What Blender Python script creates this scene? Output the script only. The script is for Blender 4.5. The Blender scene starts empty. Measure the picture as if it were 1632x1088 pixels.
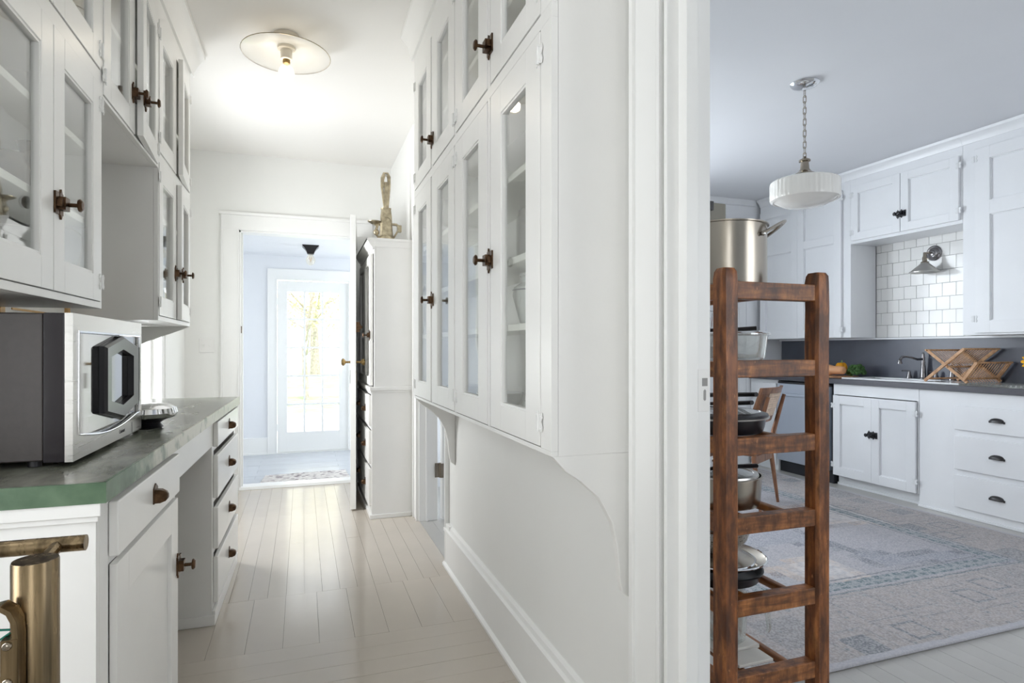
import bpy, bmesh, math, random
from mathutils import Matrix, Vector
PI = math.pi
random.seed(7)
C = bpy.context.scene.collection
SC = bpy.context.scene

# ---------------------------------------------------------------- camera, world, lights
cam_d = bpy.data.cameras.new('camera'); cam = bpy.data.objects.new('camera', cam_d); C.objects.link(cam)
YAW = math.atan2(334, 950)
cam.location = (0, 0, 1.2); cam.rotation_euler = (PI/2, 0, -YAW)
cam_d.sensor_width = 36; cam_d.lens = 36*950/1632; cam_d.shift_y = 12/1632; cam_d.clip_start = .02; cam_d.clip_end = 200
SC.camera = cam
SC.view_settings.view_transform = 'Standard'; SC.view_settings.look = 'None'
SC.view_settings.gamma = 1; SC.view_settings.exposure = 0.24; SC.view_settings.use_curve_mapping = False

world = bpy.data.worlds.new('sky'); SC.world = world; world.use_nodes = True
wn = world.node_tree; wn.nodes['Background'].inputs['Color'].default_value = (.88, .94, 1, 1)
wn.nodes['Background'].inputs['Strength'].default_value = 2.7

def area(name, loc, rot, sx, sy, power, col):
    l = bpy.data.lights.new(name, 'AREA'); l.shape = 'RECTANGLE'; l.size = sx; l.size_y = sy
    l.energy = power; l.color = col
    o = bpy.data.objects.new(name, l); C.objects.link(o); o.location = loc; o.rotation_euler = rot
    return o
COOL = (.86, .93, 1.0); WARM = (1.0, .975, .945); NEUT = (.97, .985, 1.0)
# daylight lamps; only the hall side window is known, the others are added fill
area('fill_hall_rear', (-.3, -2.42, 1.55), (-PI/2, 0, PI), 1.1, 1.7, 5, WARM)  # hall fill at an invented window behind the camera
area('fill_hall_left_rear', (-1.06, .80, 1.45), (0, -PI/2, 0), 1.5, .5, 10.5, NEUT)  # added to light the right cabinet faces; its window is invented
area('daylight_hall_side_window', (-1.10, 4.275, 1.5), (0, -PI/2, 0), 1.4, .6, 33, NEUT)
area('fill_porch_side', (1.72, 6.55, 1.35), (0, PI/2, 0), 1.3, 1.3, 6, COOL)  # porch fill behind an unseen opening added for it
area('fill_kitchen_near', (3.5, -1.42, 1.6), (-PI/2, 0, PI), 2.0, 1.5, 14, NEUT)  # unseen kitchen fill, placed for its angle on the sink wall
area('fill_kitchen_far', (2.1, 5.20, 1.65), (PI/2, 0, PI), 1.3, 1.5, 64, COOL)  # out-of-view fill for the kitchen, window made up with it
sun_d = bpy.data.lights.new('sun', 'SUN'); sun_d.energy = 4.5; sun_d.angle = .02; sun_d.color = (1, .96, .9)
sun = bpy.data.objects.new('sun', sun_d); C.objects.link(sun); sun.rotation_euler = (math.radians(28), 0, math.radians(10))

# ---------------------------------------------------------------- materials
def new_mat(name):
    m = bpy.data.materials.new(name); m.use_nodes = True
    nt = m.node_tree; b = nt.nodes['Principled BSDF']
    return m, nt, b
def nd(nt, typ, ins=None, **kw):
    n = nt.nodes.new(typ)
    for k, v in kw.items(): setattr(n, k, v)
    for k, v in (ins or {}).items():
        if isinstance(v, bpy.types.NodeSocket): nt.links.new(v, n.inputs[k])
        else: n.inputs[k].default_value = v
    return n
def ramp(nt, fac, stops):
    n = nt.nodes.new('ShaderNodeValToRGB'); nt.links.new(fac, n.inputs[0])
    e = n.color_ramp.elements
    while len(e) < len(stops): e.new(.5)
    for i, (p, c) in enumerate(stops): e[i].position = p; e[i].color = (*c, 1) if len(c) == 3 else c
    return n.outputs[0]
def srgb(r, g, b):
    f = lambda c: ((c/255+.055)/1.055)**2.4 if c > 10 else c/255/12.92
    return (f(r), f(g), f(b))
def mixc(nt, fac, a, b):
    n = nt.nodes.new('ShaderNodeMix'); n.data_type = 'RGBA'
    for s, v in ((0, fac), (6, a), (7, b)):
        if isinstance(v, bpy.types.NodeSocket): nt.links.new(v, n.inputs[s])
        else: n.inputs[s].default_value = (*v, 1) if isinstance(v, tuple) and len(v) == 3 else v
    return n.outputs[2]
def coords(nt, scale=(1, 1, 1), which='Object'):
    tc = nt.nodes.new('ShaderNodeTexCoord')
    mp = nd(nt, 'ShaderNodeMapping', {'Vector': tc.outputs[which], 'Scale': scale})
    return mp.outputs[0]
def painted(name, col, rough=.4, var=.04, scale=3, bump=.05, bscale=60, spec=.5):
    m, nt, b = new_mat(name)
    v = coords(nt)
    n = nd(nt, 'ShaderNodeTexNoise', {'Vector': v, 'Scale': scale, 'Detail': 4})
    lo = tuple(c*(1-var) for c in col); hi = tuple(min(1, c*(1+var)) for c in col)
    nt.links.new(ramp(nt, n.outputs[0], [(.3, lo), (.7, hi)]), b.inputs['Base Color'])
    b.inputs['Roughness'].default_value = rough
    b.inputs['Specular IOR Level'].default_value = spec
    if bump:
        n2 = nd(nt, 'ShaderNodeTexNoise', {'Vector': v, 'Scale': bscale, 'Detail': 3})
        bp = nd(nt, 'ShaderNodeBump', {'Height': n2.outputs[0], 'Strength': bump, 'Distance': .004})
        nt.links.new(bp.outputs[0], b.inputs['Normal'])
    return m
def metal(name, col, rough=.3, var=.3, scale=25, stretch=(1, 1, 1), metallic=1):
    m, nt, b = new_mat(name)
    n = nd(nt, 'ShaderNodeTexNoise', {'Vector': coords(nt, stretch), 'Scale': scale, 'Detail': 5})
    lo = tuple(c*(1-var) for c in col)
    nt.links.new(ramp(nt, n.outputs[0], [(.35, lo), (.65, col)]), b.inputs['Base Color'])
    b.inputs['Metallic'].default_value = metallic
    r = nd(nt, 'ShaderNodeMapRange', {'Value': n.outputs[0], 3: rough*.7, 4: rough*1.3})
    nt.links.new(r.outputs[0], b.inputs['Roughness'])
    return m
def wood(name, dark, mid, light, scale=6, stretch=(14, 14, 1.2), rough=.45, wear=.0):
    m, nt, b = new_mat(name)
    v = coords(nt, stretch)
    n = nd(nt, 'ShaderNodeTexNoise', {'Vector': v, 'Scale': scale, 'Detail': 7, 'Distortion': .6})
    col = ramp(nt, n.outputs[0], [(.3, dark), (.5, mid), (.72, light)])
    if wear:
        n2 = nd(nt, 'ShaderNodeTexNoise', {'Vector': coords(nt, (3, 3, 1)), 'Scale': 9, 'Detail': 8, 'Roughness': .7})
        f = ramp(nt, n2.outputs[0], [(.40, (0, 0, 0)), (.62, (1, 1, 1))])
        col = mixc(nt, f, mixc(nt, .72, col, srgb(58, 30, 16)), col)
        n3 = nd(nt, 'ShaderNodeTexNoise', {'Vector': coords(nt, (30, 30, 9)), 'Scale': 3.5, 'Detail': 3})
        f3 = ramp(nt, n3.outputs[0], [(.70, (0, 0, 0)), (.76, (1, 1, 1))])
        col = mixc(nt, f3, col, srgb(196, 132, 84))
    nt.links.new(col, b.inputs['Base Color'])
    b.inputs['Roughness'].default_value = rough
    bp = nd(nt, 'ShaderNodeBump', {'Height': n.outputs[0], 'Strength': .15, 'Distance': .002})
    nt.links.new(bp.outputs[0], b.inputs['Normal'])
    return m
def glass(name, tint=(1, 1, 1), refl=1.0, rough=.02, ior=1.45, base=.03, milky=0):
    m, nt, b = new_mat(name); nt.nodes.remove(b)
    out = nt.nodes['Material Output']
    nz = nd(nt, 'ShaderNodeTexNoise', {'Vector': coords(nt), 'Scale': 5, 'Detail': 1})
    bp = nd(nt, 'ShaderNodeBump', {'Height': nz.outputs[0], 'Strength': .12, 'Distance': .01})
    tr = nd(nt, 'ShaderNodeBsdfTransparent', {'Color': (*tint, 1)})
    gl = nd(nt, 'ShaderNodeBsdfGlossy', {'Roughness': rough, 'Color': (refl, refl, refl, 1), 'Normal': bp.outputs[0]})
    lw = nd(nt, 'ShaderNodeLayerWeight', {'Blend': .5})
    f0 = ((ior-1)/(ior+1))**2
    p5 = nd(nt, 'ShaderNodeMath', {0: lw.outputs['Facing'], 1: 5.0}, operation='POWER')
    ad = nd(nt, 'ShaderNodeMath', {0: p5.outputs[0], 1: 1-f0, 2: f0+base}, operation='MULTIPLY_ADD')
    ad.use_clamp = True
    mx = nd(nt, 'ShaderNodeMixShader', {0: ad.outputs[0], 1: tr.outputs[0], 2: gl.outputs[0]})
    last = mx
    if milky:
        df = nd(nt, 'ShaderNodeBsdfDiffuse', {'Color': (.9, .9, .88, 1)})
        last = nd(nt, 'ShaderNodeMixShader', {0: milky, 1: mx.outputs[0], 2: df.outputs[0]})
    nt.links.new(last.outputs[0], out.inputs[0])
    return m
M = {}
M['wall'] = painted('wall_paint', srgb(243, 243, 240), .55, .01, 2, .03, 90)
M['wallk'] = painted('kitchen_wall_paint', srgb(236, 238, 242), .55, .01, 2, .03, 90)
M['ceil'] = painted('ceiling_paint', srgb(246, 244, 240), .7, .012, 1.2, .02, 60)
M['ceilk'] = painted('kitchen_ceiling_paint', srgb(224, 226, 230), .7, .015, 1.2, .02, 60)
M['trim'] = painted('trim_gloss_paint', srgb(246, 246, 244), .3, .012, 4, .06, 35)
M['cab'] = painted('cabinet_paint', srgb(245, 244, 241), .3, .015, 5, .08, 40)
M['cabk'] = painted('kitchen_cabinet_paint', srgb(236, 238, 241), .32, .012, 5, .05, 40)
M['cabin'] = painted('cabinet_inside_paint', srgb(240, 240, 232), .5, .02, 5, .02, 40)
M['floor'] = painted('floor_paint', srgb(200, 191, 179), .16, .05, 2.5, .12, 9)
M['floork'] = painted('kitchen_floor_paint', srgb(180, 178, 174), .28, .05, 2.5, .12, 9)
M['porchfloor'] = painted('porch_floor_paint', srgb(190, 194, 200), .25, .05, 3, .1, 12)
M['glass'] = glass('cabinet_glass', (.975, .985, .98), .9, .015, 1.6, .05)
M['winglass'] = glass('window_glass', (1, 1, 1), .8, .01, 1.35, 0)
M['clear'] = glass('clear_glass', (.93, .95, .94), 1, .03, 1.6, .14, .13)
M['opal'] = glass('opal_dish_glass', (.98, .97, .95), .9, .08, 1.4, .02, .35)
M['milk'] = painted('milk_glass', srgb(238, 236, 231), .15, .01, 3, 0)
M['bronze'] = metal('aged_bronze', srgb(98, 76, 58), .35, .5, 60)
M['brass'] = metal('antique_brass', srgb(164, 138, 92), .28, .35, 30)
M['brassold'] = metal('weathered_brass', srgb(158, 138, 108), .26, .6, 14, (6, 6, .35))
M['black'] = painted('black_metal', srgb(26, 25, 30), .3, .1, 20, .02)
M['iron'] = painted('black_cup_pull', srgb(46, 44, 46), .35, .2, 30, .02, 60)
M['chrome'] = metal('polished_chrome', (.82, .83, .85), .08, .08, 6)
M['nickel'] = metal('aged_nickel', srgb(170, 160, 146), .16, .25, 12)
M['steel'] = metal('brushed_stainless', srgb(204, 202, 198), .3, .05, 6, (1, .4, 30))
M['steelpot'] = metal('brushed_pot_steel', srgb(176, 168, 156), .24, .2, 7, (1, 1, .3))
M['dwsteel'] = metal('dishwasher_steel', srgb(206, 214, 226), .35, .06, 5, (1, 1, .2))
M['antique'] = metal('antique_silver', srgb(190, 178, 152), .35, .45, 30, (1, 1, 1), .8)
M['rack'] = wood('worn_rack_wood', srgb(92, 54, 30), srgb(154, 92, 48), srgb(208, 134, 74), 5, (9, 9, 1.2), .42, 1)
M['rackh'] = wood('worn_rack_rung_wood', srgb(94, 58, 34), srgb(152, 94, 50), srgb(202, 132, 72), 5, (1.6, 9, 12), .42, 1)
M['dowel'] = wood('rack_dowel_wood', srgb(96, 54, 26), srgb(140, 86, 42), srgb(176, 116, 62), 5, (10, 1.5, 10), .4)
M['chair'] = wood('walnut_chair_wood', srgb(100, 66, 46), srgb(132, 90, 64), srgb(156, 110, 80), 5, (8, 8, 1.5), .38)
M['cane'] = painted('cane', srgb(206, 186, 168), .6, .15, 40)
M['bamboo'] = wood('beech_slats', srgb(168, 122, 84), srgb(196, 152, 112), srgb(214, 172, 132), 6, (5, 5, 5), .5)
M['board'] = wood('cutting_board_wood', srgb(150, 104, 72), srgb(184, 136, 98), srgb(204, 160, 120), 4, (1, 8, 8), .5)
M['gilt'] = painted('gilt_frame', srgb(206, 164, 104), .4, .2, 20)
M['paper'] = painted('paper_mat', srgb(226, 224, 218), .8, .05, 6, 0)
M['slate'] = painted('dark_countertop', srgb(74, 74, 82), .35, .1, 8, .02, 50)
M['splash'] = painted('slate_backsplash', srgb(82, 86, 98), .3, .12, 5, .02, 50)
M['porcelain'] = painted('white_porcelain', srgb(236, 238, 240), .12, .01, 4, 0)
M['ceramic'] = painted('cream_ceramic', srgb(222, 214, 198), .3, .03, 4, 0)
M['grey'] = painted('taupe_metal', srgb(128, 124, 112), .4, .04, 5, 0)
M['mwbody'] = painted('charcoal_casing', srgb(68, 62, 60), .42, .06, 60, .04, 150)
M['mwgloss'] = painted('gloss_black_plastic', srgb(44, 40, 44), .12, .05, 10, 0)
M['darkglass'] = painted('smoked_mirror_glass', srgb(20, 20, 22), .04, .1, 3, 0)
M['darkglass'].node_tree.nodes['Principled BSDF'].inputs['Specular IOR Level'].default_value = 1
M['darkglass'].node_tree.nodes['Principled BSDF'].inputs['IOR'].default_value = 2.6
M['copper'] = metal('dark_copper', srgb(92, 66, 52), .4, .4, 14)
M['teal'] = painted('teal_glass_thread', srgb(40, 150, 130), .2, .2, 10, 0)
M['dark'] = painted('dark_gap', srgb(34, 36, 42), .6, .1, 5, 0)
M['grout'] = painted('grout', srgb(166, 164, 162), .8, .05, 20, 0)
M['tile'] = painted('glazed_tile', srgb(242, 242, 240), .14, .02, 6, .05, 18)
M['switch'] = painted('switch_plastic', srgb(242, 241, 238), .3, .005, 3, 0)
M['filament'] = painted('filament', srgb(210, 170, 100), .4, .1, 3, 0)
M['bulb'] = glass('bulb_glass', (1, .97, .9), 1, .02, 1.5, .06, .08)
M['concrete'] = painted('pale_paving', srgb(214, 212, 206), .8, .08, 4, .1, 30)
M['grass'] = painted('lawn', srgb(150, 176, 124), .9, .3, 3, .3, 60)
M['bark'] = painted('bark', srgb(170, 158, 150), .9, .3, 14, .4, 30)
M['leaf'] = painted('leaves', srgb(196, 202, 164), .7, .35, 6, 0)
M['leafy'] = painted('yellowing_leaves', srgb(214, 202, 150), .7, .3, 6, 0)
M['squash'] = painted('butternut_skin', srgb(226, 168, 124), .45, .06, 8, .05)
M['pepper'] = painted('yellow_pepper_skin', srgb(240, 166, 24), .3, .08, 8, 0)
M['broc'] = painted('broccoli_green', srgb(58, 92, 44), .8, .4, 40, .6, 90)
M['stem'] = painted('green_stem', srgb(120, 150, 80), .6, .1, 10, 0)
M['petal'] = painted('sunflower_petal', srgb(244, 178, 20), .5, .12, 12, 0)
M['vaseglaze'] = painted('vase_glaze', srgb(210, 214, 210), .2, .03, 5, 0)
M['basket'] = painted('brown_woven', srgb(110, 88, 70), .7, .4, 30, .5, 60)
M['lid'] = metal('dull_zinc', srgb(176, 174, 168), .45, .15, 20)
M['green'] = painted('worn_green_edge', srgb(84, 122, 84), .35, .25, 8, .08, 20)

def counter_mat():
    m, nt, b = new_mat('worn_green_grey_top')
    v = coords(nt, (2, 1, 1))
    n = nd(nt, 'ShaderNodeTexNoise', {'Vector': v, 'Scale': 5, 'Detail': 8, 'Roughness': .65})
    n2 = nd(nt, 'ShaderNodeTexNoise', {'Vector': coords(nt), 'Scale': 1.3, 'Detail': 3})
    c = ramp(nt, n.outputs[0], [(.3, srgb(92, 94, 84)), (.5, srgb(126, 126, 116)), (.72, srgb(158, 156, 146))])
    c = mixc(nt, ramp(nt, n2.outputs[0], [(.45, (0, 0, 0)), (.75, (.35, .35, .35))]), c, srgb(92, 116, 92))
    nt.links.new(c, b.inputs['Base Color']); b.inputs['Roughness'].default_value = .24
    return m
M['counter'] = counter_mat()
def edge_mat():
    m, nt, b = new_mat('worn_green_counter_edge')
    tc = nt.nodes.new('ShaderNodeTexCoord'); sx = nd(nt, 'ShaderNodeSeparateXYZ', {0: tc.outputs['Object']})
    n = nd(nt, 'ShaderNodeTexNoise', {'Vector': coords(nt), 'Scale': 16, 'Detail': 6})
    f = nd(nt, 'ShaderNodeMapRange', {'Value': sx.outputs[1], 1: -1.25, 2: -.35})
    f2 = nd(nt, 'ShaderNodeMath', {0: f.outputs[0], 1: n.outputs[0]}, operation='MULTIPLY')
    base = ramp(nt, n.outputs[0], [(.3, srgb(66, 92, 68)), (.7, srgb(106, 130, 104))])
    c = mixc(nt, ramp(nt, f2.outputs[0], [(.2, (0, 0, 0)), (.42, (1, 1, 1))]), base, srgb(206, 204, 190))
    nt.links.new(c, b.inputs['Base Color']); b.inputs['Roughness'].default_value = .35
    return m
M['edge'] = edge_mat()

def rug_mat(L, W):
    """woven oriental style rug in faded greys; object coordinates run 0..L, 0..W"""
    m, nt, b = new_mat('faded_woven_rug')
    tc = nt.nodes.new('ShaderNodeTexCoord'); P = tc.outputs['Object']
    wob = nd(nt, 'ShaderNodeTexNoise', {'Vector': P, 'Scale': 9, 'Detail': 2})
    s = nd(nt, 'ShaderNodeSeparateXYZ', {0: P})
    def mt(op, a, c=0.0): 
        return nd(nt, 'ShaderNodeMath', {0: a, 1: c}, operation=op).outputs[0]
    x, y = s.outputs[0], s.outputs[1]
    dx = mt('MINIMUM', x, mt('SUBTRACT', L, x)); dy = mt('MINIMUM', y, mt('SUBTRACT', W, y))
    nt_l = nt.links
    dx2 = nd(nt, 'ShaderNodeMath', {0: L}, operation='SUBTRACT'); nt_l.new(x, dx2.inputs[1])
    dy2 = nd(nt, 'ShaderNodeMath', {0: W}, operation='SUBTRACT'); nt_l.new(y, dy2.inputs[1])
    mnx = nd(nt, 'ShaderNodeMath', {0: x, 1: dx2.outputs[0]}, operation='MINIMUM').outputs[0]
    mny = nd(nt, 'ShaderNodeMath', {0: y, 1: dy2.outputs[0]}, operation='MINIMUM').outputs[0]
    d = nd(nt, 'ShaderNodeMath', {0: mnx, 1: mny}, operation='MINIMUM').outputs[0]
    dw = nd(nt, 'ShaderNodeMath', {0: d, 1: mt('MULTIPLY', mt('SUBTRACT', wob.outputs[0], .5), .03)}, operation='ADD').outputs[0]
    beige, grey, teal, cream = srgb(176, 168, 164), srgb(150, 152, 162), srgb(112, 130, 138), srgb(204, 200, 198)
    # outer border with angular medallions
    v1 = nd(nt, 'ShaderNodeTexVoronoi', {'Vector': P, 'Scale': 3.6, 'Randomness': .55}, distance='CHEBYCHEV', feature='F1')
    med = ramp(nt, v1.outputs['Distance'], [(.18, (0, 0, 0)), (.2, (1, 1, 1)), (.24, (1, 1, 1)), (.26, (0, 0, 0)), (.40, (0, 0, 0)), (.42, (.8, .8, .8)), (.45, (0, 0, 0))])
    n1 = nd(nt, 'ShaderNodeTexNoise', {'Vector': P, 'Scale': 30, 'Detail': 4, 'Roughness': .7})
    ob = mixc(nt, ramp(nt, n1.outputs[0], [(.4, (0, 0, 0)), (.62, (1, 1, 1))]), beige, srgb(158, 152, 152))
    dots = nd(nt, 'ShaderNodeTexVoronoi', {'Vector': P, 'Scale': 17}, distance='MANHATTAN')
    ob = mixc(nt, ramp(nt, dots.outputs['Distance'], [(.2, (.55, .55, .55)), (.28, (0, 0, 0))]), ob, teal)
    ob = mixc(nt, mixc(nt, .25, med, (0, 0, 0)), ob, srgb(112, 120, 128))
    # guard band
    bx = nd(nt, 'ShaderNodeTexVoronoi', {'Vector': P, 'Scale': 15, 'Randomness': .3}, distance='CHEBYCHEV')
    gb = mixc(nt, ramp(nt, bx.outputs['Distance'], [(.28, (0, 0, 0)), (.36, (.55, .55, .55))]), srgb(98, 118, 124), srgb(176, 176, 180))
    # inner field
    v2 = nd(nt, 'ShaderNodeTexVoronoi', {'Vector': P, 'Scale': 1.0, 'Randomness': .9}, distance='CHEBYCHEV')
    st = nd(nt, 'ShaderNodeVectorMath', {0: P, 1: (.07, .07, .07)}, operation='SNAP')
    v3 = nd(nt, 'ShaderNodeTexNoise', {'Vector': st.outputs[0], 'Scale': 1.0, 'Detail': 1})
    fld = ramp(nt, v3.outputs[0], [(.40, grey), (.405, srgb(120, 124, 132)), (.415, srgb(120, 124, 132)), (.42, srgb(168, 166, 172)), (.54, srgb(172, 170, 174)), (.545, srgb(130, 120, 120)), (.555, srgb(196, 180, 168)), (.62, srgb(212, 208, 206))])
    def band(a, bb):
        return ramp(nt, dw, [(max(a, 0), (0, 0, 0)), (a+.004, (1, 1, 1)), (bb, (1, 1, 1)), (bb+.004, (0, 0, 0))])
    inner = mixc(nt, ramp(nt, n1.outputs[0], [(.45, (0, 0, 0)), (.6, (.5, .5, .5))]), fld, grey)
    col = mixc(nt, band(0, .52), inner, ob)
    col = mixc(nt, band(.54, .62), col, gb)
    col = mixc(nt, band(.50, .515), col, srgb(120, 128, 134))
    col = mixc(nt, band(.64, .655), col, srgb(128, 130, 136))
    col = mixc(nt, ramp(nt, dw, [(0, (1, 1, 1)), (.03, (1, 1, 1)), (.034, (0, 0, 0))]), col, srgb(182, 182, 188))
    wv = nd(nt, 'ShaderNodeTexWave', {'Vector': P, 'Scale': 55, 'Distortion': 2}, bands_direction='X')
    wv2 = nd(nt, 'ShaderNodeTexWave', {'Vector': P, 'Scale': 75, 'Distortion': 2}, bands_direction='Y')
    h = nd(nt, 'ShaderNodeMath', {0: wv.outputs[0], 1: wv2.outputs[0]}, operation='MULTIPLY')
    n4 = nd(nt, 'ShaderNodeTexNoise', {'Vector': P, 'Scale': 110, 'Detail': 3})
    col = mixc(nt, ramp(nt, n4.outputs[0], [(.42, (.0, .0, .0)), (.6, (.5, .5, .5))]), col, srgb(206, 204, 206))
    nt.links.new(col, b.inputs['Base Color']); b.inputs['Roughness'].default_value = .9
    bp = nd(nt, 'ShaderNodeBump', {'Height': h.outputs[0], 'Strength': .5, 'Distance': .004})
    nt.links.new(bp.outputs[0], b.inputs['Normal'])
    return m

# ---------------------------------------------------------------- geometry helpers
class G:
    def __init__(s): s.bm = bmesh.new()
    def face(s, vs):
        try: s.bm.faces.new(vs)
        except ValueError: pass
    def box(s, x0, x1, y0, y1, z0, z1, m=None):
        P = [Vector((x, y, z)) for z in (z0, z1) for y in (y0, y1) for x in (x0, x1)]
        if m: P = [m @ p for p in P]
        v = [s.bm.verts.new(p) for p in P]
        for f in ((0, 2, 3, 1), (4, 5, 7, 6), (0, 1, 5, 4), (2, 6, 7, 3), (0, 4, 6, 2), (1, 3, 7, 5)): s.face([v[i] for i in f])
        return s
    def loft(s, rings, cap=True, closed=False):
        R = [[s.bm.verts.new(p) for p in r] for r in rings]
        n = len(R[0]); k = len(R)
        for i in range(k if closed else k-1):
            a, b = R[i], R[(i+1) % k]
            for j in range(n): s.face((a[j], a[(j+1) % n], b[(j+1) % n], b[j]))
        if cap and not closed: s.face(R[0][::-1]); s.face(R[-1])
        return s
    def prism(s, poly, lo, hi, axis='y', m=None):
        f = {'y': lambda a, b, t: Vector((a, t, b)), 'x': lambda a, b, t: Vector((t, a, b)), 'z': lambda a, b, t: Vector((a, b, t))}[axis]
        m = m or Matrix.Identity(4)
        return s.loft([[m @ f(a, b, lo) for a, b in poly], [m @ f(a, b, hi) for a, b in poly]])
    def cyl(s, p0, p1, r, r2=None, n=12):
        return s.tube([p0, p1], [r, r if r2 is None else r2], n)
    def tube(s, pts, r, n=10, closed=False, flat=None):
        pts = [Vector(p) for p in pts]; k = len(pts)
        rs = r if isinstance(r, (list, tuple)) else [r]*k
        ring = []; up = None
        for i, p in enumerate(pts):
            a = pts[(i-1) % k] if (closed or i) else p; b = pts[(i+1) % k] if (closed or i < k-1) else p
            t = (b-a).normalized()
            if up is None:
                up = Vector((0, 0, 1)) if abs(t.z) < .9 else Vector((1, 0, 0))
            side = t.cross(up).normalized(); up = side.cross(t).normalized()
            fs = flat or 1
            ring.append([p + side*math.cos(2*PI*j/n)*rs[i] + up*math.sin(2*PI*j/n)*rs[i]*fs for j in range(n)])
        return s.loft(ring, closed=closed)
    def lathe(s, prof, c=(0, 0, 0), n=28, m=None, cap=True, close=False):
        c = Vector(c); m = m or Matrix.Identity(4)
        rings = [[m @ (c + Vector((math.cos(2*PI*j/n)*max(r, .0004), math.sin(2*PI*j/n)*max(r, .0004), z))) for j in range(n)] for r, z in prof]
        return s.loft(rings, cap=cap and not close, closed=close)
    def ball(s, c, r, n=14, sc=(1, 1, 1), m=None):
        pr = [(math.sin(PI*i/n)*r, -math.cos(PI*i/n)*r) for i in range(n+1)]
        T = Matrix.Translation(c) @ Matrix.Diagonal((*sc, 1)); T = (m @ T) if m else T
        return s.lathe(pr, (0, 0, 0), n*2-6 if n > 8 else n+2, T)
    def mesh(s, name, inv=None):
        if inv is not None: s.bm.transform(inv)
        bmesh.ops.recalc_face_normals(s.bm, faces=s.bm.faces)
        me = bpy.data.meshes.new(name); s.bm.to_mesh(me); s.bm.free()
        me.polygons.foreach_set('use_smooth', [True]*len(me.polygons))
        me.set_sharp_from_angle(angle=math.radians(34))
        return me
WM = {}
def wm(o): return WM.get(o.name, Matrix.Identity(4)) if o else Matrix.Identity(4)
def put(name, g, mat, parent=None, at=None, bev=0, **props):
    """g: geometry in world coordinates (G), or a shared mesh placed by the world matrix `at`"""
    pw = wm(parent)
    if isinstance(g, G): me = g.mesh(name, pw.inverted() if parent else None); basis = Matrix.Identity(4)
    else: me = g; basis = pw.inverted() @ (at or Matrix.Identity(4))
    if mat is not None and not me.materials: me.materials.append(M[mat] if isinstance(mat, str) else mat)
    o = bpy.data.objects.new(name, me); C.objects.link(o)
    if parent: o.parent = parent
    o.matrix_basis = basis
    WM[o.name] = pw @ basis
    if bev:
        b = o.modifiers.new('bevel', 'BEVEL'); b.width = bev; b.segments = 2; b.limit_method = 'ANGLE'; b.harden_normals = True
    for k, v in props.items(): o[k] = v
    return o
def thing(name, label, cat, loc=(0, 0, 0), rotz=0, group=None):
    o = bpy.data.objects.new(name, None); C.objects.link(o); o.empty_display_size = .1
    o.location = loc; o.rotation_euler = (0, 0, rotz); o['label'] = label; o['category'] = cat
    if group: o['group'] = group
    WM[o.name] = Matrix.Translation(loc) @ Matrix.Rotation(rotz, 4, 'Z')
    return o
def tag(o, label, cat, group=None):
    o['label'] = label; o['category'] = cat
    if group: o['group'] = group
    return o
def solo(name, g, mat, label, cat, loc, group=None, bev=0):
    """a thing made of one mesh, its origin at loc"""
    me = g.mesh(name, Matrix.Translation(loc).inverted())
    me.materials.append(M[mat])
    o = bpy.data.objects.new(name, me); C.objects.link(o); o.location = loc; WM[o.name] = Matrix.Translation(loc)
    if bev:
        b = o.modifiers.new('bevel', 'BEVEL'); b.width = bev; b.segments = 2; b.limit_method = 'ANGLE'; b.harden_normals = True
    return tag(o, label, cat, group)
def struct(name, g, mat, bev=0): return put(name, g, mat, None, None, bev, kind='structure')
def frame(O, U, N):
    """local (u, n, z) -> world; U along the face, N outward"""
    U = Vector(U); N = Vector(N); Z = Vector((0, 0, 1))
    m = Matrix.Identity(4)
    for i in range(3): m[i][0] = U[i]; m[i][1] = N[i]; m[i][2] = Z[i]; m[i][3] = O[i]
    return m

# ---------------------------------------------------------------- shared hardware meshes (local: x along face, +y outward, z up)
def mesh_latch():
    g = G(); g.box(-.020, -.002, 0, .004, -.022, .022); g.box(.002, .020, 0, .004, -.022, .022)
    g.box(-.018, .006, .004, .016, -.013, .013); g.box(.004, .015, .004, .013, -.008, .008)
    g.prism([(-.016, .022), (-.006, .022), (-.011, .031)], 0, .004); g.prism([(-.006, -.022), (-.016, -.022), (-.011, -.031)], 0, .004)
    g.cyl((-.010, .014, 0), (-.010, .034, 0), .0042, n=8)
    g.lathe([(.004, 0), (.0125, .002), (.0135, .005), (.009, .009), (0, .010)], n=14, m=Matrix.Translation((-.010, .032, 0)) @ Matrix.Rotation(-PI/2, 4, 'X'))
    me = g.mesh('latch'); return me
def mesh_hinge():
    g = G(); g.cyl((0, .004, -.022), (0, .004, .022), .0035, n=8)
    for s in (-1, 1):
        g.prism([(0, -.018), (s*.016, -.024), (s*.021, -.012), (s*.014, 0), (s*.021, .012), (s*.016, .024), (0, .018)], 0, .003)
        for z in (-.015, .015): g.cyl((s*.013, .003, z), (s*.013, .0045, z), .003, n=8)
    return g.mesh('hinge')
def mesh_cup(w=.045, h=.024, d=.024):
    g = G(); rings = []
    for i in range(9):
        a = PI*i/8; x = -w*math.cos(a)
        rr = max(math.sin(a)**.55, .05)
        rings.append([Vector((x, d*rr*math.cos(t), -h*.35 + h*1.3*rr*math.sin(t))) for t in [j*PI/2/6 for j in range(7)]] +
                     [Vector((x, d*rr*.86*math.cos(t), -h*.35 + h*1.3*rr*.86*math.sin(t))) for t in [j*PI/2/6 for j in range(6, -1, -1)]])
    g.loft(rings)
    for s in (-1, 1): g.box(s*w-.005, s*w+.005, 0, .004, -h*.5, h*.1)
    return g.mesh('cup_pull')
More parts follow.
